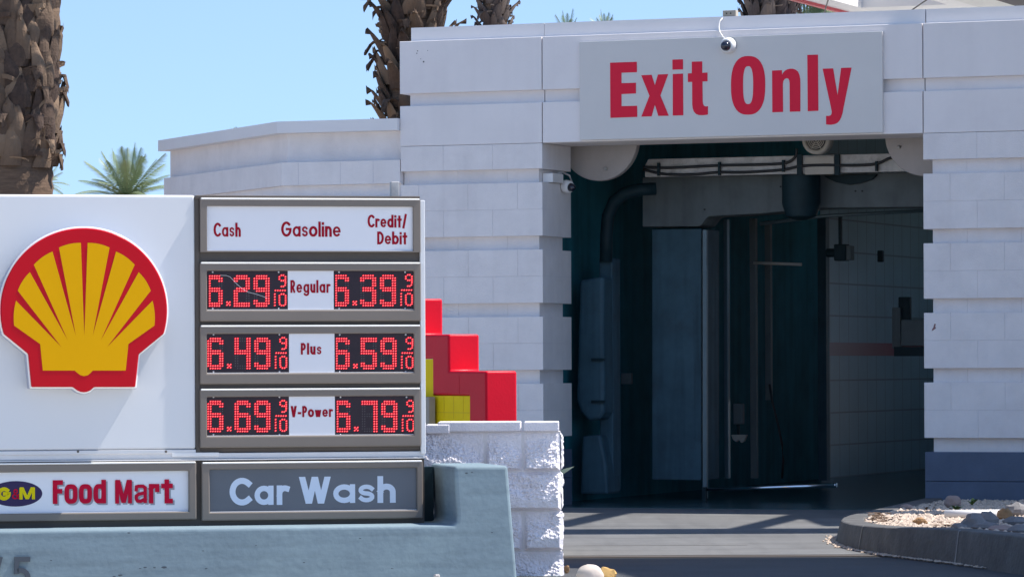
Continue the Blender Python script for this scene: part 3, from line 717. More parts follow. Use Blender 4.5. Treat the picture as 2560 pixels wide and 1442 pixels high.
for y in (895, 1000):
    m = MB(); px_box(m, 1478, y, 1510, y+7, 1.13, 0.03); make('tank_strap', m, M['darksteel'], tk)
m = MB(); m.prism(P2([(1455,1090),(1500,1085),(1515,1160),(1520,1235),(1450,1235)], 1.2), 1.2, 1.5)
tag(make('pump_housing', m, M['bluesteel'], None, FAC, tuple(FAC.at(1485,1235,1.2)), bevel=0.02), 'low pump housing on the floor inside the left jamb', 'pump')
wallbox(1552,932,1577,960,'valve_box','small grey valve box in the dark beside the leg panel','valve box',M['greysteel'],2.2)
# hoses
m = MB(); m.tube([FAC.at(1924,960,3.3), FAC.at(1930,1000,3.3), FAC.at(1945,1060,3.3), FAC.at(1955,1110,3.3), FAC.at(1958,1150,3.3), FAC.at(1955,1195,3.3)], 0.010, 8)
tag(make('water_hose', m, M['cable'], None, FAC, tuple(FAC.at(1952,1195,3.3)), smooth=True), 'black hose hanging down beside the shorter steel post', 'hose')
sp2 = thing('spray_nozzle', 'pale spray nozzle head hanging low between the posts', 'nozzle', FAC, tuple(FAC.at(1845,1100,2.9)))
m = MB(); px_box(m, 1833, 1008, 1856, 1060, 2.9, 0.06); make('nozzle_body', m, M['greysteel'], sp2, bevel=0.008)
m = MB(); m.prism(P2([(1828,1086),(1866,1086),(1860,1102),(1853,1106),(1847,1098),(1840,1104),(1832,1098)], 2.9), 2.9, 2.94); make('nozzle_fan', m, M['boxbeige'], sp2)
m = MB(); px_box(m, 1842, 1058, 1848, 1088, 2.92, 0.02); make('stem', m, M['darksteel'], sp2)
# chrome arm reaching across the bay just above the floor
wr = 1.66; a, b = FAC.at(1766,1223,wr), FAC.at(2090,1212,wr)
gr = thing('guide_arm', 'shiny chrome guide arm stretched low across the bay floor', 'guide arm', FAC, (a.x, wr, 0.0))
m = MB(); m.tube([a, b], [0.012, 0.021], 16); m.tube([b-Vector((0.012,0,0)), b+Vector((0.004,0,0))], 0.021, 16); make('rail', m, M['chrome'], gr, smooth=True)
m = MB(); m.box(a.x-0.03, a.x, wr-0.02, wr+0.02, 0.004, a.z+0.02); make('foot', m, M['darksteel'], gr)

# ------------------------------------------------------------------ monument sign
def S(x, y, w=0.0): return SGN.at(x, y, w)
SB = S(487,1300)
sg = thing('price_sign', 'low white and bronze gas station price sign with red lit prices', 'price sign', SGN, (SB.x, 0.0, S(487,1315).z))
def sbox(mb, x0, y0, x1, y1, w0, w1):
    a, b = S(x0, y1, w0), S(x1, y0, w0); mb.box(a.x, b.x, w0, w1, a.z, b.z)
zt, zb = S(487,488).z, S(487,1131).z
x_l = S(-75,800).x; x_m = S(488,800).x; x_r = S(1056,800).x
m = MB(); m.box(x_l, x_m, 0.0, 0.40, S(487,1122).z, zt); make('white_cabinet', m, M['white'], sg, bevel=0.012, segs=3)
m = MB(); m.box(x_l, x_m, -0.004, 0.40, zb-0.004, S(487,1122).z-0.001); make('bottom_trim', m, M['alu'], sg, bevel=0.003)
for x in (195, 415):
    m = MB(); p = S(x,1128,-0.004); m.lathe([(0.006,0.001),(0.006,-0.003),(0.003,-0.004)], (p.x,-0.004,p.z), 'y', 10)
    make('trim_screw', m, M['bronzedark'], sg)
m = MB(); m.box(x_m+0.0015, x_r-0.008, 0.012, 0.40, zb, zt-0.003); make('price_cabinet', m, M['bronzedark'], sg, bevel=0.006)
m = MB(); m.box(x_m+0.002, x_r-0.010, -0.006, 0.03, S(700,500).z+0.003, zt-0.001); make('top_rail', m, M['bronzedark'], sg, bevel=0.004)
m = MB(); m.box(x_m+0.001, x_m+0.0225, 0.002, 0.05, zb, zt-0.004); make('mullion', m, M['bronzedark'], sg, bevel=0.003)
m = MB(); sbox(m, 1053, 501, 1062, 1134, -0.012, 0.38); make('edge_trim', m, M['white'], sg, bevel=0.003)
def frame(x0, y0, x1, y1, fx0, fy0, fx1, fy1, parent=sg, lip=0.02, name='frame', mt='bronze'):
    """A bronze frame standing proud of the cabinet, with an open middle."""
    a, b = S(x0, y1, -lip), S(x1, y0, -lip); c, d = S(fx0, fy1, -lip), S(fx1, fy0, -lip)
    m = MB(); xs = (a.x, c.x, d.x, b.x); zs = (a.z, c.z, d.z, b.z)
    y0_, y1_ = -lip, 0.02
    for i in range(4):
        pass
    vs, fs = [], []
    o = [(xs[0],zs[0]),(xs[3],zs[0]),(xs[3],zs[3]),(xs[0],zs[3])]; n_ = [(xs[1],zs[1]),(xs[2],zs[1]),(xs[2],zs[2]),(xs[1],zs[2])]
    for y in (y0_, y1_):
        vs += [(p[0], y, p[1]) for p in o] + [(p[0], y, p[1]) for p in n_]
    for i in range(4):
        j = (i+1) % 4
        fs += [(i, j, j+4, i+4), (i+8, i+12, j+12, j+8), (i, i+8, j+8, j), (i+4, j+4, j+12, i+12)]
    m.add(vs, fs)
    fo = make(name, m, M[mt], parent, bevel=0.006, segs=3)
    m = MB(); m.box(xs[0]+0.004, xs[3]-0.004, y0_-0.003, 0.016, zs[3]-0.0055, zs[3]+0.0025); make('edge_glint', m, M['lip'], fo, bevel=0.0035, segs=3)  # bright strip added to stand in for the sunlit frame edge
    m = MB(); m.box(xs[1]+0.001, xs[2]-0.001, y0_+0.006, 0.0, zs[1]-0.001, zs[1]+0.003); make('sill_lip', m, M['alu'], fo, bevel=0.0015)
    return fo
def word(txt, x0, x1, ybase, ycap, stroke_px, parent, mtl, w=-0.004, gap=0.5, space=1.6, name='lettering', scale=512.0, cond=False):
    a, b = S(x0, ybase, w), S(x1, ycap, w)
    zb_ = (S(x0, ybase, w).z + S(x1, ybase, w).z)/2; zc_ = (S(x0, ycap, w).z + S(x1, ycap, w).z)/2
    mb = text_mb(txt, a.x, b.x, zb_, zc_, stroke_px/scale, w, gap, space, cond=cond)
    return make(name, mb, M[mtl], parent)
def face(x0, y0, x1, y1, parent, mtl, name='face', w=-0.003):
    m = MB(); sbox(m, x0, y0, x1, y1, w, 0.015); return make(name, m, M[mtl], parent)
# header
hd = frame(501, 498, 1051, 630, 518, 517, 1033, 627-0, sg, name='header_frame')
face(517, 516, 1034, 628, hd, 'face')
word('Cash', 534, 602, 592, 557, 5.6, hd, 'text', gap=.36)
word('Gasoline', 703, 852, 592, 554, 6.2, hd, 'text', gap=.36)
word('Credit/', 919, 1017, 569, 537, 5.6, hd, 'text', gap=.34)
word('Debit', 943, 1018, 611, 579, 5.6, hd, 'text', gap=.34)
D7 = {
'6': ".#####. ####### ##...## ##..... ##..... ######. ####### ##...## ##...## ##...## ##...## ####### .#####.",
'2': ".#####. ####### ##...## .....## .....## .###### ######. ##..... ##..... ##..... ##..... ####### #######",
'9': ".#####. ####### ##...## ##...## ##...## ####### .###### .....## .....## .....## ##...## ####### .#####.",
'3': ".#####. ####### ##...## .....## .....## .#####. .###### .....## .....## .....## ##...## ####### .#####.",
'4': "##...## ##...## ##...## ##...## ##...## ####### ####### .....## .....## .....## .....## .....## .....##",
'5': "####### ####### ##..... ##..... ##..... ######. ####### .....## .....## .....## ##...## ####### .#####.",
'7': "####### ####### .....## .....## .....## .....## .....## .....## .....## .....## .....## .....## .....##"}
SEG8 = ".#####. ####### ##...## ##...## ##...## ####### ####### ##...## ##...## ##...## ##...## ####### .#####."
def leds(price, bx, by, off=False):
    """Dot positions in photo pixels for a price like 6.29 and its 9/10."""
    on, dk = [], []
    for ch, dx in zip(price.replace('.', ''), (0, 68.0, 117.5)):
        r, e = D7[ch].split(), SEG8.split()
        for j in range(13):
            for i in range(7):
                p = (bx+dx+5.95*i, by+6.2*j)
                if r[j][i] == '#': on.append(p)
                elif e[j][i] == '#': dk.append(p)
    on += [(bx+49+dx, by+65+dy) for dx, dy in ((0,0),(7,0),(3.5,3.4),(0,7.2),(7,7.2))]
    s9 = [(5,0),(10,0),(0,4),(15,4),(0,9.5),(15,9.5),(5,13.5),(10,13.5),(15,14.5),(15,19.5),(14,25),(5,28),(10,28)]
    on += [(bx+180+x, by-2+y) for x, y in s9]
    on += [(bx+170+6*i, by+36) for i in range(5)]
    on += [(bx+168.5, by+45+7*i) for i in range(5)]
    s0 = [(5,0),(10.5,0),(0,4),(15.5,4),(0,9.5),(15.5,9.5),(0,15),(15.5,15),(0,20.5),(15.5,20.5),(1,25.5),(15,25.5),(5.5,28.5),(11,28.5)]
    on += [(bx+180+x, by+45+y) for x, y in s0]
    return on, dk
def led_mesh(dots, x0, x1, w, core=True):
    mb = MB(); k = 1/512.0
    for x, y in dots:
        if x < x0+1.5 or x > x1-1.0: continue
        p = S(x, y, w); n = 8
        def ell(a_, b_, yy, mi):
            pts = []
            for i in range(n):
                t = 2*pi*i/n; ex, ez = a_*cos(t), b_*sin(t)
                pts.append((p.x+k*(ex*.85-ez*.5), p.z+k*(ex*.5+ez*.85)))
            mb.flat(pts, yy, mi)
        if core: ell(2.9, 2.2, w, 0); ell(1.25, 0.6, w-0.0006, 1)
        else: ell(1.6, 1.1, w, 0)
    return mb
rows = [ (657,803, 677,775, 720,834, '6.29','6.39', 518.5, 834.5, 690, 689, 'Regular'),
         (813,960, 833,933, 723,836, '6.49','6.59', 520.5, 836.0, 846, 846, 'Plus'),
         (970,1119, 989,1090, 723,837, '6.69','6.79', 520.5, 838.0, 1003, 1003, 'V-Power') ]
for (y0, y1, fy0, fy1, lx0, lx1, pl_, pr_, bl, br, byl, byr, wordtxt) in rows:
    fr_ = frame(501, y0, 1052, y1, 518, fy0, 1035, fy1, sg, name='price_frame')
    face(517, fy0-1, 1036, fy1+1, fr_, 'screen', 'screen', w=-0.002)
    for price, bx, by, xa, xb in ((pl_, bl, byl, 518, lx0), (pr_, br, byr, lx1, 1035)):
        on, dk = leds(price, bx, by)
        make('price_digits', led_mesh(on, xa, xb, -0.0035), [M['led_red'], M['led_core']], fr_)
        make('unlit_dots', led_mesh(dk, xa, xb, -0.0028, False), M['led_off'], fr_)
        for sx_, sy_ in ((bx+13, fy0+3), (bx+178, fy0+3), (bx+13, fy1-4), (bx+178, fy1-4)):
            mm = MB(); p = S(sx_, sy_, -0.003); mm.lathe([(0.0045,0.0),(0.0045,-0.003),(0.002,-0.005)], (p.x,-0.003,p.z), 'y', 8)
            make('screw', mm, M['alu'], fr_)
    face(lx0, fy0-0.5, lx1, fy1+0.5, fr_, 'face', 'grade_plate', w=-0.008)
    if wordtxt == 'Regular': word('Regular', 726, 826, 732, 700, 5.2, fr_, 'text', w=-0.0095, gap=.5)
    elif wordtxt == 'Plus': word('Plus', 752, 804, 886, 857, 5.4, fr_, 'text', w=-0.0095, gap=.55)
    else: word('V-Power', 727, 832, 1042, 1014, 5.2, fr_, 'text', w=-0.0095, gap=.4)
    if wordtxt == 'Regular':
        mm = MB(); mm.tube([S(x, y, -0.0045) for x, y in ((550,688),(565,688.5),(575,692),(583,700),(592,710),(605,721),(620,730),(640,735),(655,740),(668,745))], 0.0012, 6)
        make('scratch', mm, M['alu'], fr_)
# rail between upper and lower rows
m = MB(); m.box(x_l, x_r+0.010, 0.005, 0.38, S(487,1146).z, S(487,1132).z); make('mid_rail', m, M['alu'], sg, bevel=0.002)
m = MB(); sbox(m, 430, 1130, 548, 1141, -0.006, 0.006); make('patch_plate', m, M['white'], sg, bevel=0.002)
m = MB(); m.box(x_l, x_r+0.010, -0.010, 0.38, S(487,1150).z, S(487,1146.5).z); make('drip_edge', m, M['alu'], sg, bevel=0.0015)
m = MB(); m.box(x_l, x_r+0.008, 0.012, 0.36, S(487,1316).z, S(487,1150.5).z); make('lower_cabinet', m, M['bronzedark'], sg)
fm = frame(-150, 1154, 491, 1305, -132, 1176, 472, 1285, sg, lip=0.026, name='food_panel')
face(-133, 1175, 473, 1286, fm, 'face')
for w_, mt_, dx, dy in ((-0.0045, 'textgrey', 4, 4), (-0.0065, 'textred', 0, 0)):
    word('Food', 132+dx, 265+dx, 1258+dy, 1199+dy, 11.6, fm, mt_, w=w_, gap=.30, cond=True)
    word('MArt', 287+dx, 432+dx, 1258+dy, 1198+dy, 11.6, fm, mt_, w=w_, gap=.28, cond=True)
m = MB(); c = S(39, 1233.5, -0.004); k = 1/512.0
m.flat([(c.x+66*k*cos(2*pi*i/48), c.z+31.5*k*sin(2*pi*i/48)) for i in range(48)], -0.0045); make('oval_badge', m, M['oval'], fm)
word('G', -7, 27, 1250, 1217, 9.5, fm, 'ovaly', w=-0.0060, name='badge_lettering')
word('M', 48, 88, 1248, 1217, 9.0, fm, 'ovaly', w=-0.0060, name='badge_lettering')
word('&', 29, 48, 1247, 1221, 3.4, fm, 'textred', w=-0.0066, name='badge_lettering')
cwp = frame(505, 1151, 1057, 1301, 525, 1168, 1043, 1280, sg, lip=0.026, name='wash_panel')
face(524, 1166, 1044, 1281, cwp, 'cwface')
word('Car', 574, 723, 1262, 1193, 15.0, cwp, 'cwtext', gap=.45)
word('Wash', 748, 989, 1257, 1190, 14.8, cwp, 'cwtext', gap=.40)
m = MB(); sbox(m, 1057, 1166, 1084, 1330, 0.22, 0.32); make('gap_shadow', m, M['darksteel'], sg)  # dark box added in place of the shadow in the gap
# galvanised stub post at the top
a, b = S(976,487,0.2), S(996,455,0.2)
m = MB(); m.box(a.x, b.x, 0.18, 0.22, zt-0.01, b.z); make('post_stub', m, M['galv'], sg, bevel=0.003)
# scallop emblem
em_out = arc(209,776,208.5,205.5,-16.5,196.5,72)
out = [(x, 776-(y-776)) for x, y in em_out]                    # photo y runs down
left_tail = [(70,884),(78,967),(182,967),(187,971),(194,976),(202,979),(209.5,980),(217,979),(225,976),(231,971),(235,967),(338,967),(347,885)]
outline = out[:1] and (out + left_tail)
zc_e = lambda p, w: (S(p[0], p[1], -0.1).x, S(p[0], p[1], -0.1).z)
def grow(pts, d):
    n = len(pts); r = []
    for i in range(n):
        p0, p1, p2 = Vector(pts[i-1]), Vector(pts[i]), Vector(pts[(i+1) % n])
        a, b = (p1-p0).normalized(), (p2-p1).normalized(); na, nb = Vector((a.y,-a.x)), Vector((b.y,-b.x)); mvec = na+nb
        if mvec.length < .1: mvec = na
        mvec.normalize(); kk = min(1/max(mvec.dot(na), .5), 1.6); r.append(tuple(p1 + mvec*d*kk))
    return r
def orient(pts):
    n = len(pts); A = sum(pts[i][0]*pts[(i+1) % n][1]-pts[(i+1) % n][0]*pts[i][1] for i in range(n))
    return pts if A > 0 else pts[::-1]
outline = orient(outline)
big = grow(outline, 5.0); sm = grow(outline, -1.5)
eb = MB(); eb.prism([zc_e(p, 0) for p in big], -0.085, -0.001)
emb = make('emblem', eb, M['emshade'], sg, bevel=0.004, segs=2)
ew = MB(); ew.prism([zc_e(p, 0) for p in grow(outline, 4.0)], -0.094, -0.0835); make('emblem_rim', ew, M['lip'], emb, bevel=0.006, segs=3)
er = MB(); er.prism([zc_e(p, 0) for p in outline], -0.106, -0.093); make('emblem_face', er, M['emred'], emb, bevel=0.006, segs=3)
z4 = lambda x, y: (x/2.7203, 470+y/2.7203)
def lobe_top(p0, p1, bulge=3.5, n=6):
    a, b = Vector(p0), Vector(p1); d = (b-a); nrm = Vector((d.y, -d.x)).normalized()
    return [tuple(a+d*(i/n)+nrm*bulge*4*(i/n)*(1-i/n)) for i in range(n+1)]
lobesL = [((95,935),(108,766)), ((120,698),(202,572)), ((229,522),(356,432)), ((400,405),(549,373))]
tipsL = [(418,1082), (460,1035), (515,1005)]
poly = [z4(290,1240), z4(272,1060)]
poly += lobe_top(z4(*lobesL[0][0]), z4(*lobesL[0][1]), 3.0)
for i in range(3):
    poly.append(z4(*tipsL[i])); poly += lobe_top(z4(*lobesL[i+1][0]), z4(*lobesL[i+1][1]), 3.2)
cx = 572/2.7203
mir = [(2*cx-x, y) for x, y in poly[::-1]]
poly = poly + [z4(572,1008)] + mir
bump = [z4(630,1240), z4(615,1256), z4(597,1271), z4(570,1278), z4(545,1271), z4(525,1256), z4(507,1240)]
poly += bump
ey = MB(); ey.flat([zc_e(p, -0.1075) for p in poly], -0.1075); make('emblem_ribs', ey, M['emyel'], emb)

# ------------------------------------------------------------------ concrete base under the sign
wf = -0.30
def SF(x, y): p = SGN.at(x, y, wf); return (p.x, p.z)
cbs = thing('sign_base', 'blue grey painted concrete base wall with a raised end block', 'concrete base', SGN, (S(600,1300).x, 0.0, 0.0))
xb0 = SF(-200,1330)[0]
zb_low = SF(600,1318)[1]
top_end = SF(1270,1163); bot_end = SF(1293,1442)
slope = (bot_end[0]-top_end[0])/(top_end[1]-bot_end[1])
prof = [(xb0,-0.06),(bot_end[0]+slope*(bot_end[1]+0.06),-0.06), top_end, (SF(1136,1163)[0], top_end[1]), (SF(1139,1230)[0], SF(1139,1230)[1]),
        (SF(1144,1290)[0], SF(1144,1290)[1]), (SF(1142,1302)[0], SF(1142,1302)[1]), (SF(1134,1308)[0], zb_low), (xb0, zb_low)]
m = MB(); m.prism(prof, wf, 0.32); make('concrete_wall', m, M['conc'], cbs, bevel=0.018, segs=4, auto=50)
pm = MB(); rnd = random.Random(11)
for px_, py_, r_ in ((410,1417,5),(362,1417,3),(386,1418,2.5),(350,1420,2),(322,1331,3),(300,1437,4),(286,1440,3),(515,1420,2.5),(508,1376,2),(1166,1182,3),(1180,1180,2),(900,1345,2),(760,1405,2.2),(1230,1330,2),(640,1362,1.6),(980,1420,2.4),(128,1400,2)):
    c_ = SGN.at(px_, py_, wf-0.0012); k_ = r_/512
    pm.flat([(c_.x+k_*1.7*cos(a*pi/4)*rnd.uniform(.6,1.1), c_.z+k_*.6*sin(a*pi/4)*rnd.uniform(.6,1.1)) for a in range(8)], c_.y)
make('surface_pits', pm, M['digit'], cbs)
def number(ch, x0, x1, ybase, ycap):
    a, b = SGN.at(x0, ybase, wf), SGN.at(x1, ycap, wf)
    fl_ = text_mb(ch, a.x, b.x, a.z, b.z, 0.024, 0.0)
    mb = MB()
    for f in fl_.f:                                            # thicken each piece
        q = [fl_.v[i] for i in f]
        mb.add([(v[0], wf-0.016+v[1], v[2]) for v in q] + [(v[0], wf-0.001, v[2]) for v in q], [(0,1,2,3),(0,4,5,1),(1,5,6,2),(2,6,7,3),(3,7,4,0)])
    return make('house_number', mb, M['digit'], cbs)
number('5', 31, 76, 1472, 1390)
number('7', -38, 6, 1472, 1390)
p = SGN.at(1086, 1442, wf)
pb = thing('pipe_stub', 'short capped metal pipe in front of the concrete base', 'pipe', SGN, (p.x, wf-0.06, 0.0))
m = MB(); m.lathe([(0.011,0),(0.011,p.z+0.006)], (p.x, wf-0.06, 0.0), 'z', 14); make('pipe', m, M['greysteel'], pb, auto=40)
m = MB(); m.lathe([(0.016,0),(0.016,0.012),(0.012,0.018)], (p.x, wf-0.06, p.z), 'z', 6); make('cap', m, M['galv'], pb)

# ------------------------------------------------------------------ split-face block wall
sw = thing('stone_wall', 'rough white painted split face block wall behind the concrete base', 'block wall', STN, (0,0,0))
face_mb = MB()
def rough_block(x0, x1, z0, z1, seed, amp=0.026, end=False):
    nx, nz = max(4, int((x1-x0)/0.0052)), max(4, int((z1-z0)/0.0052))
    vs, fs = [], []
    tilt = random.uniform(-.6,.6); ph = random.uniform(-.5,.5); cut = random.uniform(0.35,0.75)
    for j in range(nz+1):
        for i in range(nx+1):
            s, t = i/nx, j/nz; x, z = x0+(x1-x0)*s, z0+(z1-z0)*t
            e = min(s*(x1-x0), (1-s)*(x1-x0), t*(z1-z0), (1-t)*(z1-z0))
            edge = min(1, e/0.016)
            q = Vector((x*7+seed*3.1, z*7, seed)); big_ = noise.noise(q)
            q2 = Vector((x*26, z*30, seed*1.7)); fine = noise.noise(q2)
            q3 = Vector((x*75, z*85, seed)); vf = noise.noise(q3)
            dl = (cut + tilt*(s-.5) + .38*big_) - t                     # >0 below the sloping break
            ramp = max(0.0, min(1.0, dl*1.35+.5)); on = 1.0 if 0.0 < ramp < 1.0 else 0.0
            q4 = noise.noise(Vector((x*150, z*165, seed*2.3)))
            k_ = 0.25 + 0.75*on*min(1.0, 4*min(ramp, 1-ramp)+.2)
            h = amp*(0.12 + 0.88*ramp) - 0.010*max(0.0, dl-.2) + 0.006*big_ + (0.009*fine + 0.0105*vf + 0.0060*q4)*k_
            h = max(h, 0.002)*edge
            dx = 0.006*fine*(1-edge)
            vs.append((x+dx, -h, z))
    for j in range(nz):
        for i in range(nx):
            a = j*(nx+1)+i; fs.append((a, a+1, a+nx+2, a+nx+1))
    face_mb.add(vs, fs)
def su(x, y=1250): return STN.at(x, y).x
zr = [STN.z(1310,y) for y in (1080,1178,1277,1376,1475)]
g = 0.003
courses = [ [(-0.9,-0.42+0.0),(su(1074),su(1211)),(su(1215),su(1306)),(su(1309),su(1402))],
            [(-0.9,su(1040)),(su(1046),su(1218)),(su(1221),su(1404))],
            [(-0.9,su(1120)),(su(1126),su(1305)),(su(1310),su(1407))],
            [(-0.9,su(1030)),(su(1036),su(1216)),(su(1222),su(1409))] ]
courses.append([(-0.9,su(1120)),(su(1126),su(1303)),(su(1311),su(1408))])
zr.append(zr[-1]-0.2)
sd = 1
for k, row in enumerate(courses):
    for x0, x1 in row:
        sd += 1; rough_block(x0+0.002, x1-0.002, zr[k+1]+g, zr[k]-g*0.5, sd, 0.052)
make('block_face', face_mb, M['stone'], sw, smooth=False)
m = MB(); m.box(-0.9, su(1402)-0.002, -0.001, 0.2, -0.06, zr[0]+0.004)
make('wall_core', m, M['mortar'], sw)
# rough right-hand end
face_mb = MB(); 
def end_rough(z0, z1, x, seed):
    nx, nz = 18, int((z1-z0)/0.011); vs, fs = [], []
    for j in range(nz+1):
        for i in range(nx+1):
            s, t = i/nx, j/nz; y, z_ = 0.2*s-0.002, z0+(z1-z0)*t
            e = min(1, min(t*(z1-z0), (1-t)*(z1-z0), 0.2*(1-s)+0.01, 0.2*s+0.008)/0.014)
            h = (0.010 + 0.011*noise.noise(Vector((y*22, z_*24, seed))) + 0.006*noise.noise(Vector((y*70, z_*80, seed))))*e
            vs.append((x+h, y, z_))
    for j in range(nz):
        for i in range(nx):
            a = j*(nx+1)+i; fs.append((a, a+1, a+nx+2, a+nx+1))
    face_mb.add(vs, fs)
for k in range(5): end_rough(zr[k+1]+0.004, zr[k]-0.004, su(1402)-0.002, 40+k)
make('block_end', face_mb, M['stone'], sw)
zc0 = zr[0]+0.006
for (x0, x1, dz0, dz1) in ((su(1066), su(1125), -0.006, 0.036), (su(1096), su(1303), 0.003, 0.050), (su(1311), su(1398), 0.003, 0.049), (-0.9, su(1062), 0.0, 0.046)):
    m = MB(); nx, nz = int((x1-x0)/0.012)+2, 5; vs, fs = [], []
    yb = -0.034 if dz0 >= 0 else -0.040
    m.box(x0, x1, yb, 0.20, zc0+dz0-0.004, zc0+dz1); 
    cp = make('cap_block', m, M['stone'], sw, bevel=0.006, segs=2)

# ------------------------------------------------------------------ stepped red and yellow wall
spw = thing('stepped_wall', 'stair stepped low wall with red rounded border and yellow infill', 'stepped wall', STP, (0.0,0.0,0.0))
def tz(y): return STP.z(1215, y)
x3 = STP.u(1215,930); run = 0.406; zt3 = tz(927); rise = 0.2045
mR, mY = MB(), MB()
# steps: red end pieces one behind the other; u falls towards the left
edges = [x3, x3-run, x3-2*run, x3-3*run, x3-4*run]
bw = 0.185                                                     # width of the red border
for k in range(4):
    x1 = edges[k]; x0 = edges[k]-bw if k == 0 else edges[k]-bw
    top = zt3 + rise*k; low = 0.0 if k == 0 else zt3 + rise*(k-1) - 0.135
    mR.box(x0, x1, 0.0, 0.20, low, top)
    xin = edges[k+1]
    if xin < x0: mR.box(xin-0.001 if k < 3 else xin, x0+0.0005, 0.0, 0.20, top-0.135, top)
mR2 = MB()
outl = [(edges[0],0.0)]
for k in range(4):
    outl += [(edges[k], zt3+rise*k), (edges[k+1], zt3+rise*k)]
inn = []
for k in range(3,-1,-1):
    x_in = edges[k+1]-bw if k < 3 else edges[4]
    inn += [(x_in, zt3+rise*k-0.135), (edges[k]-bw, zt3+rise*k-0.135)]
inn.append((edges[0]-bw, 0.0))
mR2.prism(outl + inn, 0.0, 0.20)
make('red_border', mR2, M['redpaint'], spw, bevel=0.014, segs=4, auto=60)
fill = [(edges[0]-bw-0.002, 0.0)] + [(x, z_-0.002) for x, z_ in reversed(inn[:-1])] + [(edges[4], 0.0)]
mY.prism(fill, 0.006, 0.19); make('yellow_infill', mY, M['yellowpaint'], spw)
jj = MB()
for x_, y0_, y1_ in ((1110,990,1046),(1134,990,1046),(1158,990,1046),(1086,900,985)):
    a, b = STP.at(x_, y1_, 0.005), STP.at(x_, y0_, 0.005); jj.box(a.x-0.002, a.x+0.002, 0.0045, 0.0061, a.z, b.z)
a, b = STP.at(1082,1030,0.005), STP.at(1184,1030,0.005); jj.box(a.x, b.x, 0.0042, 0.0062, a.z-0.002, a.z+0.002)
make('yellow_joint', jj, M['joint_y'], spw)
jr_ = MB()
for x_, y0_, y1_ in ((1148,937,984),):
    a, b = STP.at(x_, y1_, 0), STP.at(x_, y0_, 0); jr_.box(a.x-0.002, a.x+0.002, -0.0008, 0.001, a.z, b.z)
make('red_joint', jr_, M['joint_r'], spw)
gb = thing('block_post', 'small tan block pillar between the price sign and yellow infill', 'block pillar', STP, (STP.u(1070,1000),-0.12,0.0))
a = STP.at(1072,992,-0.05); m = MB(); m.box(a.x-0.3, a.x, -0.05, -0.008, 0.0, a.z); make('block', m, M['greyblock'], gb, bevel=0.004)

# ------------------------------------------------------------------ planting bed, kerb, gravel and rocks
ZK = 0.16
KP = ((2760,1357,.19),(2660,1349,.188),(2560,1341,.186),(2480,1332,.184),(2400,1324,.180),(2320,1320,.172),(2250,1318,.160),(2200,1316,.150),(2160,1313,.142),(2128,1309,.136),(2110,1304,.132),(2102,1299,.130),(2108,1293,.128),(2124,1287,.126),(2150,1281,.124))
path = [ground_point(x, y, h) for x, y, h in KP]; KZ = [k[2] for k in KP] + [.115,.105,.095]
pc = FAC.world(uRc+0.02, -0.10); path += [tuple(Vector(path[-1]).lerp(Vector((pc.x,pc.y)), t)) for t in (0.33,0.66,1.0)]
bed = thing('planting_bed', 'raised gravel bed with curved concrete kerb beside the bay', 'planting bed', WORLD, (path[8][0], path[8][1], 0.0))
def soil_z(X, Y):
    w = (X-FAC.o[0])*FAC.n[0] + (Y-FAC.o[1])*FAC.n[1]
    return 0.075 + max(0, min(1, -w/6.5))*0.062
nk = len(path); inner = []; kv, kf = [], []
prof_n = 7
for i, p in enumerate(path):
    a, b = Vector(path[max(i-1,0)]), Vector(path[min(i+1,nk-1)]); t = (b-a).normalized(); nr = Vector((t.y, -t.x))
    P = Vector(p); zz = KZ[i]
    for off, z_ in ((-0.030,-0.01),(-0.022,0.05),(-0.006,zz-0.016),(-0.002,zz-0.005),(0.006,zz),(0.13,zz+0.002),(0.15,zz-0.02)):
        wob = 0.004*noise.noise(Vector((P.x*6+off*9, P.y*6, z_*12)))
        kv.append((P.x+nr.x*(off+wob), P.y+nr.y*(off+wob), z_))
    inner.append((P.x+nr.x*0.14, P.y+nr.y*0.14))
for i in range(nk-1):
    for j in range(prof_n-1):
        kf.append((i*prof_n+j, i*prof_n+j+1, (i+1)*prof_n+j+1, (i+1)*prof_n+j))
m = MB(); m.add(kv, kf); make('kerb', m, M['kerb'], bed, auto=28)
for i in (4, 8):                                               # pale joints in the kerb
    A_ = [Vector(kv[i*prof_n+j]) for j in range(5)]; tdir = (Vector(kv[(i+1)*prof_n])-Vector(kv[i*prof_n])).normalized(); o_ = Vector((-tdir.y, tdir.x, 0))*0.004
    m = MB(); m.add([p_+o_-tdir*.007 for p_ in A_]+[p_+o_+tdir*.007 for p_ in A_], [(j, j+1, j+6, j+5) for j in range(4)]); make('kerb_joint', m, M['mortar2'], bed)
fr1, fr2 = FAC.world(uRc+0.05, 0.0), FAC.world(uR1, 0.0)
poly_s = inner + [(fr1.x, fr1.y), (fr2.x, fr2.y)]
m = MB(); m.add([(x, y, soil_z(x, y)) for x, y in poly_s], [tuple(range(len(poly_s)))[::-1]]); make('soil', m, M['dirt'], bed)
def inside(x, y, poly):
    r = False; n = len(poly)
    for i in range(n):
        (x1, y1), (x2, y2) = poly[i], poly[(i+1) % n]
        if (y1 > y) != (y2 > y) and x < (x2-x1)*(y-y1)/(y2-y1)+x1: r = not r
    return r
gm = MB()
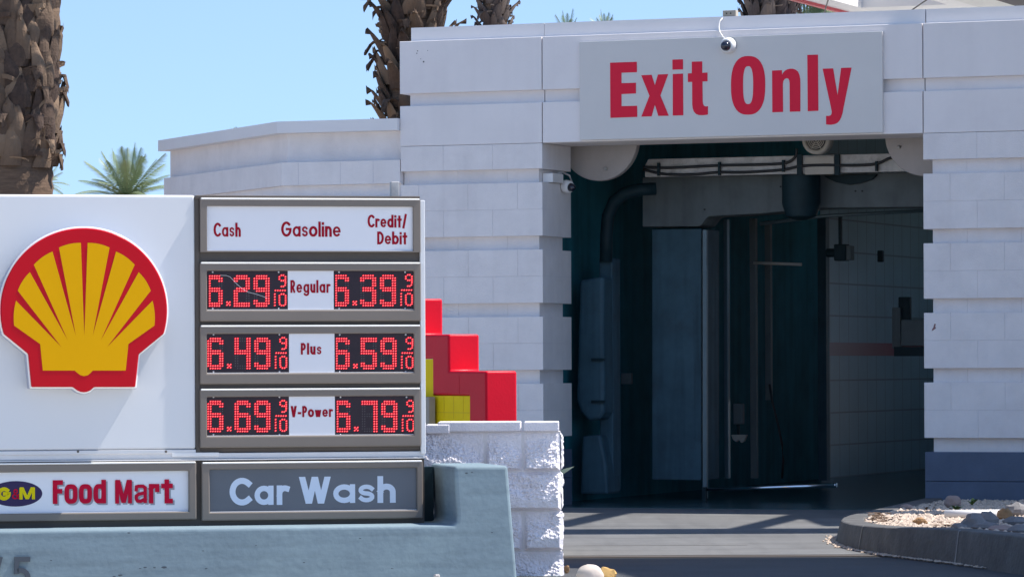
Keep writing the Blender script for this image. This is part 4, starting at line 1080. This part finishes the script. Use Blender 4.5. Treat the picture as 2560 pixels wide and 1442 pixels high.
def pebble(mb, x, y, z, r):
    vs = []; a0 = random.uniform(0, 6.3); sx, sy, sz = r*random.uniform(.8,1.5), r*random.uniform(.8,1.3), r*random.uniform(.5,.9)
    for (a, b) in ((0,-1),(0,0),(pi/3,.1),(2*pi/3,-.1),(pi,.1),(4*pi/3,0),(5*pi/3,-.1),(0,1)):
        if abs(b) == 1: v = (0, 0, b*sz)
        else: v = (sx*cos(a), sy*sin(a), b*sz*2)
        vs.append((x+v[0]*cos(a0)-v[1]*sin(a0), y+v[0]*sin(a0)+v[1]*cos(a0), z+v[2]))
    mb.add(vs, [(0,2,1),(0,3,2),(0,4,3),(0,5,4),(0,6,5),(0,1,6),(7,1,2),(7,2,3),(7,3,4),(7,4,5),(7,5,6),(7,6,1)])
cnt = 0
while cnt < 5200:
    x, y = random.uniform(1.9,3.9), random.uniform(22.6,30.6)
    if not inside(x, y, poly_s): continue
    pebble(gm, x, y, soil_z(x, y)+0.003, random.choice((.008,.010,.012,.014,.02))); cnt += 1
for i in range(420):                                           # swept against the foot of the kerb
    t = random.uniform(3.0, 12.6); k = int(t); f = t-k
    P = Vector(path[k]).lerp(Vector(path[k+1]), f); a = Vector(path[k+1])-Vector(path[k]); nr = Vector((a.y,-a.x)).normalized()
    d = -0.035-abs(random.gauss(0, 0.028 if t > 6 else 0.015)); pebble(gm, P.x+nr.x*d, P.y+nr.y*d, 0.004, random.choice((.006,.008,.011)))
tag(make('gravel', gm, M['gravel']), kind='stuff')
def rock(name, label, px, py, rx, ry, mtl, z=None, sq=(1,1,1), group=None, seed=0, rough=0.28):
    zz = z if z is not None else 0.12
    X, Y = ground_point(px, py+ry*0.8, zz); k = FPX/Y; R = rx/k; H = ry/k
    n1, n2 = (22, 14) if rough < .2 else (10, 7); vs, fs = [], []; s_ = seed*7.7
    for j in range(n2+1):
        ph = pi*j/n2
        for i in range(n1):
            th = 2*pi*i/n1; d = Vector((sin(ph)*cos(th), sin(ph)*sin(th), cos(ph)))
            f = 1 + rough*noise.noise(d*1.3+Vector((s_,0,0))) + rough*0.4*noise.noise(d*3.2+Vector((s_,3,0)))
            if rough >= .2: f *= 1 + 0.16*random.uniform(-1, 1)*(1 if 0 < j < n2 else 0)
            vs.append((d.x*R*f*sq[0], d.y*R*f*sq[1], H*0.75+d.z*H*f*sq[2]))
    for j in range(n2):
        for i in range(n1):
            fs.append((j*n1+i, (j+1)*n1+i, (j+1)*n1+(i+1) % n1, j*n1+(i+1) % n1))
    mb = MB(); mb.add(vs, fs)
    o = make(name, mb, M[mtl], None, WORLD, (0,0,0), auto=38 if rough < .2 else 24); o.location = (X, Y, zz-H*0.1)
    return tag(o, label, 'rock', group)
RG = 'rocks on the gravel bed'
rock('rock','grey pointed rock standing left of the heap behind the kerb',2432,1308,34,24,'rock',None,(1,.8,1.1),RG,1)
rock('rock','low grey rock at the left foot of the heap, touching the kerb',2398,1317,22,14,'rock',None,(1,.8,.9),RG,2)
rock('rock','upright grey rock second from the left in the heap',2468,1300,24,22,'rock',None,(1,.8,1.1),RG,3)
rock('rock','smooth pale grey rock low in the middle of the heap',2466,1318,32,18,'rock',None,(1,.8,.9),RG,4)
rock('rock','pinkish flat rock in the middle of the heap by the kerb',2500,1322,28,15,'rockpink',None,(1,.8,.9),RG,5)
rock('rock','dark brown rock at the upper left of the heap',2512,1285,20,20,'rockbrown',None,(1,.8,.9),RG,6)
rock('rock','large rounded grey rock in the upper right of the heap',2541,1273,32,20,'rock',None,(1,.8,1),RG,7)
rock('rock','long grey boulder across the right of the heap',2543,1303,38,16,'rock',None,(1,.8,.9),RG,8)
rock('rock','bluish grey boulder at the right edge of the kerb',2555,1325,40,20,'rock',None,(1,.8,.9),RG,9)
rock('rock','pink domed boulder standing in front of the dark plinth',2381,1252,21,17,'rockpink',0.10,(1,.8,1.05),RG,10,0.18)
rock('rock','flat pinkish rock at the corner of the dark plinth',2266,1266,17,9,'rockpink',0.10,(1,.8,.9),RG,11)
rock('rock','rusty brown rock lying alone on the sunlit gravel',2299,1302,17,12,'rockbrown',0.13,(1,.8,.9),RG,12,0.35)
rock('rock','smooth pale beige boulder beside the white block wall',1475,1432,34,26,'rockbeige',0.0,(1,.8,1),None,13,0.12)
rock('rock','ochre yellow rock right of the pale beige boulder',1517,1434,25,20,'rockyellow',-0.02,(1,.8,1),None,14,0.25)
rock('rock','small brown rock against the foot of the block wall',1417,1421,8,10,'rockbrown',0.0,(1,.8,1),None,15,0.25)
x0_, y0_ = ground_point(2362,1284,0.15); x1_, y1_ = ground_point(2500,1283,0.15)
m = MB(); m.tube([(x0_,y0_,0.15),(x1_,y1_,0.15)], 0.026, 14)
tag(make('drain_pipe', m, M['pvc'], None, WORLD, (x0_,y0_,0.13), smooth=True), 'white plastic pipe lying on the gravel behind the rock heap', 'pipe')
def weed(px, py, z, h, n, label, seed, mtl='weed'):
    rnd = random.Random(seed); X, Y = ground_point(px, py, z)
    t = thing('weed', label, 'weed', WORLD, (X, Y, z))
    m = MB()
    for i in range(n):
        a = rnd.uniform(0, 6.28); L = h*rnd.uniform(.6,1.1); wd = h*.10; d = Vector((cos(a), sin(a), 0)); s_ = Vector((-sin(a), cos(a), 0)); pts = []
        for k in range(6):
            q = k/5; c = Vector((X, Y, z)) + d*L*.8*q + Vector((0,0,1))*L*(q*1.1-.75*q*q); ww = wd*sin(pi*min(.95,q+.12)); pts.append((c-s_*ww, c+s_*ww))
        vs = [v for p_ in pts for v in p_]; m.add(vs, [(2*k, 2*k+1, 2*k+3, 2*k+2) for k in range(5)])
    make('leaves', m, M[mtl], t)
    m = MB(); m.tube([(X,Y,z-0.02),(X,Y,z+h*.4)], h*.03, 6); make('stem', m, M[mtl], t)
weed(2392,1278,0.12,0.10,12,'low green weed growing in front of the pink boulder',3)
weed(2430,1262,0.10,0.11,9,'pale weed growing against the dark plinth right of the pink boulder',4)
weed(2316,1274,0.12,0.05,5,'tiny dry sprout on the gravel below the plinth corner',5,'leafdry')
lm = MB(); rnd = random.Random(5)
for i in range(60):
    px, py = rnd.gauss(2195,16), rnd.gauss(1294,5)
    if i > 45: px, py = rnd.uniform(2340,2420), rnd.gauss(1312,4)
    X, Y = ground_point(px, py, 0.15); a = rnd.uniform(0, 6.3); r = rnd.uniform(.012,.03); t = rnd.uniform(-.4,.6)
    lm.add([(X+r*cos(a)*1.4, Y+r*sin(a)*1.4, 0.15+r*t), (X-r*sin(a)*.6, Y+r*cos(a)*.6, 0.152), (X-r*cos(a)*1.4, Y-r*sin(a)*1.4, 0.15+r*abs(t)), (X+r*sin(a)*.6, Y-r*cos(a)*.6, 0.146)], [(0,1,2,3)])
tag(make('leaf_litter', lm, M['leafdry']), kind='stuff')
# agave behind the block wall
p0 = STN.world(su(1300), 0.36); ag = thing('agave_plant', 'spiky green agave with one leaf tip poking past the block wall', 'agave', WORLD, (p0.x, p0.y, 0.0))
m = MB()
tipx, tipz = STN.at(1436,1165,0.30).x, STN.at(1436,1165,0.30).z
tw = STN.world(tipx, 0.30); tips = [(tw.x, tw.y, tipz)]
for i in range(11):
    a = i*2.4; L = 0.36; 
    if cos(a) > 0.3: continue
    tips.append((p0.x+cos(a)*L*.6-.05, p0.y+abs(sin(a))*L*.8, 0.45+0.12*random.random()))
for tx, ty, tzv in tips:
    b0 = Vector((p0.x, p0.y, 0.36)); b1 = Vector((tx, ty, tzv)); mid = b0.lerp(b1, .5)+Vector((0,0,.03)); pts = []
    for k in range(7):
        q = k/6; c = b0*(1-q)**2 + mid*2*q*(1-q) + b1*q*q; s_ = (b1-b0).cross(Vector((0.25, 1.0, 0.1))).normalized(); ww = 0.030*(1-q)**.6*(0.5+min(q*3,.5))
        pts += [c-s_*ww+Vector((0,0,.012*(1-q))), c, c+s_*ww+Vector((0,0,.012*(1-q)))]
    m.add(pts, [f for k in range(6) for f in ((3*k,3*k+1,3*k+4,3*k+3),(3*k+1,3*k+2,3*k+5,3*k+4))])
make('leaves', m, M['agave'], ag)
m = MB(); m.lathe([(0.06,0.0),(0.05,0.2),(0.055,0.37)], (p0.x, p0.y, 0.0), 'z', 12); make('stem', m, M['bark'], ag)

# ------------------------------------------------------------------ palms
def add_tint(o, vals):
    a = o.data.attributes.new('tint', 'FLOAT', 'POINT'); a.data.foreach_set('value', vals)
def boot_mesh(cx, cy, r0, r1, z0, z1, dz, n, width, length, lean, tipw, seed, spiky):
    rnd = random.Random(seed); vs, fs, tint = [], [], []; ring = 0; z = z0
    while z < z1:
        R = r0+(r1-r0)*(z-z0)/max(z1-z0, .01)
        for k in range(n):
            a = 2*pi*(k+(ring % 2)*.5)/n + rnd.uniform(-.12,.12); zz = z+rnd.uniform(-dz,dz)*.35
            L = length*rnd.uniform(.75,1.2); ln = lean*rnd.uniform(.5,1.6); w0 = width*rnd.uniform(.8,1.15); tw = tipw*rnd.uniform(.6,1.3); tn = rnd.random()**1.6
            twist = rnd.uniform(-.35,.35); droop = rnd.random() < 0.12
            d = Vector((cos(a), sin(a), 0)); s_ = Vector((-sin(a), cos(a), 0)); o = len(vs); ns, nc = 5, 5
            sk = rnd.uniform(-.45,.45); per = 2*(nc+1)
            for i in range(ns+1):
                q = i/ns
                out_ = R-0.02 + L*ln*(q**1.5) + .03*sin(pi*min(q*1.15,1)); up = L*q*(1-.25*ln*q)
                if droop: up -= L*.9*q*q; out_ += .05*q
                wd = (w0*(1-q)+tw*q)*(1+.22*sin(pi*q)); th = (.055*(1-q)+.012)
                for side in (0, 1):
                    for jj_ in range(nc+1):
                        j = jj_ if side == 0 else nc-jj_
                        c = -1+2*j/nc
                        jag = (rnd.uniform(-.05,.03)-.03*abs(c)) if i == ns else 0
                        r_ = out_ + (th*(1-c*c*.8) if side == 0 else -.012*(1-c*c))
                        p = d*r_ + s_*(c*wd*.5 + (twist+sk)*L*q*.5) + Vector((0,0,up+jag))
                        vs.append((cx+p.x, cy+p.y, zz+p.z)); tint.append(tn*(.5+.5*q)*(1 if i < ns else .6)*(1 if side == 0 else .5))
            for i in range(ns):
                for j in range(per):
                    b = o+i*per; fs.append((b+j, b+(j+1) % per, b+per+(j+1) % per, b+per+j))
            fs.append(tuple(o+ns*per+j for j in range(per)))
        z += dz; ring += 1
    return vs, fs, tint
def frond_into(mb, tint, base, az, el, L, droop, rnd, width=0.5, hang=0.25, nseg=26, tn=None):
    d = Vector((cos(az), sin(az), 0)); s_ = Vector((-sin(az), cos(az), 0)); tn = rnd.random()*.6 if tn is None else tn
    def pt(q): return base + d*(L*q*cos(el)*(1-.12*q)) + Vector((0,0,1))*(L*q*sin(el)-droop*L*q*q)
    vs, fs = [], []
    for k in range(nseg+1):
        q = k/nseg; c = pt(q); w_ = L*.011*(1-q*.8); vs += [c-s_*w_, c+s_*w_]
    fs += [(2*k, 2*k+1, 2*k+3, 2*k+2) for k in range(nseg)]
    for k in range(2, nseg+1):
        q = k/nseg; c = pt(q); t = (pt(min(q+.02,1.02))-pt(q-.02)).normalized(); up = s_.cross(t)
        ll = L*width*(sin(pi*min(1,.12+q*.86))**.7)*.42*rnd.uniform(.8,1.1)
        for sd in (-1, 1):
            e = c + (s_*sd*.72 + t*.62 + up*(-hang if up.z > 0 else hang)*1.0).normalized()*ll + Vector((0,0,-.12*ll)); b = t*L*.012
            o = len(vs); vs += [c-b, c+b, e]; fs.append((o, o+1, o+2))
    mb.add(vs, fs); tint += [tn]*len(vs)
def crown_mb(base, L, n, seed, el0=-0.5, el1=1.35, width=.5, droop=.35):
    rnd = random.Random(seed); mb = MB(); tint = []
    for i in range(n):
        el = el0+(el1-el0)*((i+.5)/n); frond_into(mb, tint, base, i*2.4+rnd.uniform(-.3,.3), el, L*rnd.uniform(.85,1.1), droop*(1-.45*max(0,el))*rnd.uniform(.8,1.2), rnd, width)
    return mb, tint
def palm(label, px, d, r, z_top, boots, seed, dark=False, crownL=2.6, group='tall palm trunks'):
    p, _ = pix(px, 200); X, Y = p*d, d; rnd = random.Random(seed)
    t = thing('palm_tree', label, 'palm tree', WORLD, (X, Y, 0.0), group)
    m = MB(); n = 24; vs, fs = [], []; nz = int(z_top/0.05)
    for j in range(nz+1):
        z = z_top*j/nz
        for i in range(n):
            a = 2*pi*i/n; rr = r*(1.12-.12*min(1, z/2.0)) + .012*noise.noise(Vector((cos(a)*2, sin(a)*2, z*9+seed))) + .006*sin(z*70)
            vs.append((X+rr*cos(a), Y+rr*sin(a), z))
    for j in range(nz):
        for i in range(n): fs.append((j*n+i, j*n+(i+1) % n, (j+1)*n+(i+1) % n, (j+1)*n+i))
    m.add(vs, fs); make('trunk', m, M['bark'], t, smooth=True)
    vs, fs, tint = boot_mesh(X, Y, r, r, *boots, seed, False); m = MB(); m.add(vs, fs)
    for i in range(int((boots[1]-boots[0])*55)):                # torn fibres and dead leaf strips
        a, z = rnd.uniform(0, 6.28), rnd.uniform(boots[0], boots[1]); L = rnd.uniform(.06,.20); sl = rnd.uniform(-1.2,1.2); wd = rnd.uniform(.004,.02); b0_ = len(m.v); tv = rnd.random()
        pts = []
        for k in range(5):
            q = k/4; aa = a+sl*q*L/r; rr = r+.05+.05*sin(pi*q)*rnd.uniform(.5,1.3); zz = z+(L*q if rnd.random() > -1 else 0)*(1-abs(sl)*.5)-.05*q*q
            pts += [(X+rr*cos(aa), Y+rr*sin(aa), zz-wd), (X+(rr+.01)*cos(aa), Y+(rr+.01)*sin(aa), zz+wd)]
        m.add(pts, [(2*k, 2*k+1, 2*k+3, 2*k+2) for k in range(4)]); tint += [tv]*len(pts)
    o = make('frond_bases', m, M['bootdark' if dark else 'boot'], t); add_tint(o, tint)
    mb, ti = crown_mb(Vector((X, Y, z_top)), crownL, 34, seed); o = make('crown', mb, M['frond'], t); add_tint(o, ti)
    return t
#            z0   z1   dz   n  width length lean tipw
palm('thick brown palm trunk rising behind the left end of the price sign', 28, 36, .355, 6.6, (2.78,6.6,.070,9,.20,.36,.20,.055), 1)
palm('shaggy palm trunk with pointed frond stubs rising behind the left roof corner', 1032, 44, .27, 7.6, (0.8,7.6,.09,7,.19,.36,.50,.035), 2)
palm('slender dark palm trunk right of the shaggy one beyond the roof', 1238, 70, .20, 10.5, (0.5,10.5,.10,6,.17,.32,.45,.04), 3, True)
palm('dark palm trunk beside the white canopy at the upper right', 1926, 55, .26, 8.5, (0.5,8.5,.09,8,.18,.36,.36,.06), 4, True)
def far_palm(label, px, py, d, L, n, seed, el0=-.3, tr=.18, width=.5):
    p, q = pix(px, py); X, Y, Zc = p*d, d, CAMZ+q*d
    t = thing('palm_tree', label, 'palm tree', WORLD, (X, Y, 0.0), 'small palms beyond the car wash')
    m = MB(); m.tube([(X,Y,0),(X,Y,Zc*.5),(X,Y,Zc)], [tr*1.2,tr,tr], 14); make('trunk', m, M['bark'], t, smooth=True)
    mb, ti = crown_mb(Vector((X, Y, Zc)), L, n, seed, el0, 1.45, width, .42); o = make('crown', mb, M['frondhaze'], t); add_tint(o, ti)
far_palm('small feathery green palm above the sign, left of the canted wing', 318, 497, 120, 2.0, 56, 11, -.45, .2)
far_palm('faint palm crown showing right beside the thick left trunk', 110, 462, 150, 1.15, 24, 12, -.2, .2)
far_palm('tiny palm tip peeping over the canted wing coping', 592, 352, 150, 0.62, 16, 13, .2, .15)
far_palm('left of two green palm tips above the parapet', 1418, 92, 140, 1.0, 18, 14, .3, .15)
far_palm('right of two green palm tips above the parapet', 1512, 84, 140, 0.88, 18, 15, .3, .15)
far_palm('leafy palm between the dark trunk and the white canopy', 2062, -10, 70, 1.8, 70, 16, -1.2, .18, .62)

# ------------------------------------------------------------------ white canopy behind the roof at the upper right
ZC = 4.9
def cp(x, y, z=ZC):
    X, Y = ground_point(x, y, z); v = Vector((X-FAC.o[0], Y-FAC.o[1])); return v.x*FAC.t[0]+v.y*FAC.t[1], v.x*FAC.n[0]+v.y*FAC.n[1]
ul, wl_ = cp(2002, 2); ul2, _ = cp(2148, 38)
uA = ul; uB = cp(2078,0)[0]; uC = cp(2325,0)[0]; uD = cp(2382,0,ZC-0.02)[0]; uE = cp(2487,0,ZC-0.16)[0]
wB = cp(2169,20)[1]; wB2 = cp(2200,27)[1]; wB3 = cp(2300,37)[1]
can = thing('canopy', 'white open framed canopy with thin red edge beyond the car wash roof', 'canopy', FAC, (uA, wl_, 0.0))
m = MB(); m.box(uA+0.05, uB, wl_-4, wl_+9, ZC, ZC+0.55); m.box(uC, uC+0.72, wl_-4, wl_+9, ZC, ZC+0.55)
m.box(uB, uC, wB, wB2+0.1, ZC+0.002, ZC+0.55); m.box(uB, uC, wB3+0.5, wB3+1.2, ZC+0.002, ZC+0.55); m.box(uB, uC, wl_-3.4, wl_-2.6, ZC+0.002, ZC+0.55)
make('canopy_frame', m, M['canopy'], can)
m = MB(); m.box(uA, uA+0.05, wl_-4, wl_+9, ZC-0.03, ZC+0.5); make('red_edge', m, M['canopyred'], can)
m = MB(); m.box(uD, uD+3.2, wl_-4.1, wl_+9, ZC-0.02, ZC-0.003); make('soffit', m, M['canopygrey'], can)
m = MB(); m.box(uE, uE+3, wl_-4.2, wl_+8.8, ZC-0.16, ZC-0.022); make('brown_fascia', m, M['canopybrown'], can)
pu, pw = cp(2382, 12)
for du in (-0.035, 0.035):
    m = MB(); m.tube([(uC+0.25+du*1.0, wB3+1.0, 0.0), (uC+0.25+du, wB3+1.0, ZC)], 0.028, 12); make('post', m, M['pipe'], can, smooth=True)
m = MB(); m.tube([(uC+3.0, wl_+7, 0.0), (uC+3.0, wl_+7, ZC-0.02)], 0.08, 12); m.tube([(uC+3.0, wl_-3, 3.5), (uC+3.0, wl_-3, ZC-0.02)], 0.08, 12); make('post', m, M['pipe'], can, smooth=True)
for (xa, ya, xb, yb, lab) in ((2058,42,2071,-2,'thin steep wire rising from the parapet across the canopy edge'), (2265,36,2322,-3,'thin slanting wire rising from the roof in front of the canopy')):
    a, b = FAC.at(xa, ya, 3.0), FAC.at(xb, yb, 3.0); d = (b-a); m = MB(); m.tube([a-d*.3, a+d*4], 0.006, 6)
    tag(make('guy_wire', m, M['wire'], None, FAC, tuple(a-d*.3), smooth=True), lab, 'wire', 'guy wires over the roof')

# ------------------------------------------------------------------ unseen shade casters added overhead, outlined from the shadows on the drive
sh = SUN/SUN.z
def up(X, Y, h): return (X+sh.x*h, Y+sh.y*h)
H1 = 6.0
tr = thing('shade_frame', 'added unseen overhead frame casting the bar shadows on the drive', 'shade_frame', WORLD, (8.0, 27.5, 0.0))  # unseen frame, added to throw the bar shadows
def bar(x0, y0, x1, y1, wdt, name='beam'):
    a, b = Vector(up(x0,y0,H1)), Vector(up(x1,y1,H1)); d = (b-a).normalized(); s_ = Vector((-d.y, d.x))*wdt/2; m = MB()
    q = [a-s_, b-s_, b+s_, a+s_]; m.add([(p.x,p.y,H1) for p in q]+[(p.x,p.y,H1+.12) for p in q], [(0,3,2,1),(4,5,6,7),(0,1,5,4),(1,2,6,5),(2,3,7,6),(3,0,4,7)])
    make(name, m, M['pipe'], tr)
bar(-0.6, 27.15, 5.2, 27.05, 0.85)
a0, b0 = ground_point(2060,1276), ground_point(1850,1327); bar(b0[0], b0[1], a0[0]+.15, a0[1]+.7, .15)
a0, b0 = ground_point(1640,1262), ground_point(1395,1316); bar(b0[0], b0[1], a0[0], a0[1], .17)
q4 = [Vector(up(x, y, H1)) for x, y in ((2.05,30.9),(2.15,27.9),(4.3,27.6),(4.6,30.2))]
m = MB(); m.add([(p.x,p.y,H1+.13) for p in q4]+[(p.x,p.y,H1+.16) for p in q4], [(0,1,2,3),(7,6,5,4),(0,4,5,1),(1,5,6,2),(2,6,7,3),(3,7,4,0)]); make('shade_sheet', m, M['canopygrey'], tr)  # added sheet that shades the bed near the plinth
for yy in (26.6, 28.8):
    m = MB(); m.box(8.1, 8.3, yy, yy+.2, 0.0, H1-.001); make('post', m, M['pipe'], tr)
m = MB(); m.box(8.05, 8.35, 26.5, 34, H1-0.12, H1-0.001); make('side_beam', m, M['pipe'], tr)
H2 = 8.0
rfc = thing('street_shade_slab', 'added unseen flat slab outlined to shade the street edge', 'shade_slab', WORLD, (13.0, 20.0, 0.0))  # unseen slab, added and shaped for the shade below it
pts = [(0.27,23.5),(2.15,23.5),(2.36,23.35),(2.44,23.6),(2.6,24.2),(3.0,25.6),(9,27),(9,20.5),(0.9,20.5),(0.62,22.3),(0.27,22.5)]
q = [up(x, y, H2) for x, y in pts]; n = len(q)
m = MB(); vs = [(x,y,H2) for x, y in q]+[(x,y,H2+.25) for x, y in q]
m.add(vs, [tuple(range(n)), tuple(range(2*n-1,n-1,-1))]+[(i, i+n, (i+1) % n+n, (i+1) % n) for i in range(n)]); make('shade_roof', m, M['canopygrey'], rfc)
for x, y in ((13.0,17.0),(13.0,26.5)):
    m = MB(); m.box(x-.15,x+.15,y-.15,y+.15,0,H2); make('post', m, M['greysteel'], rfc)
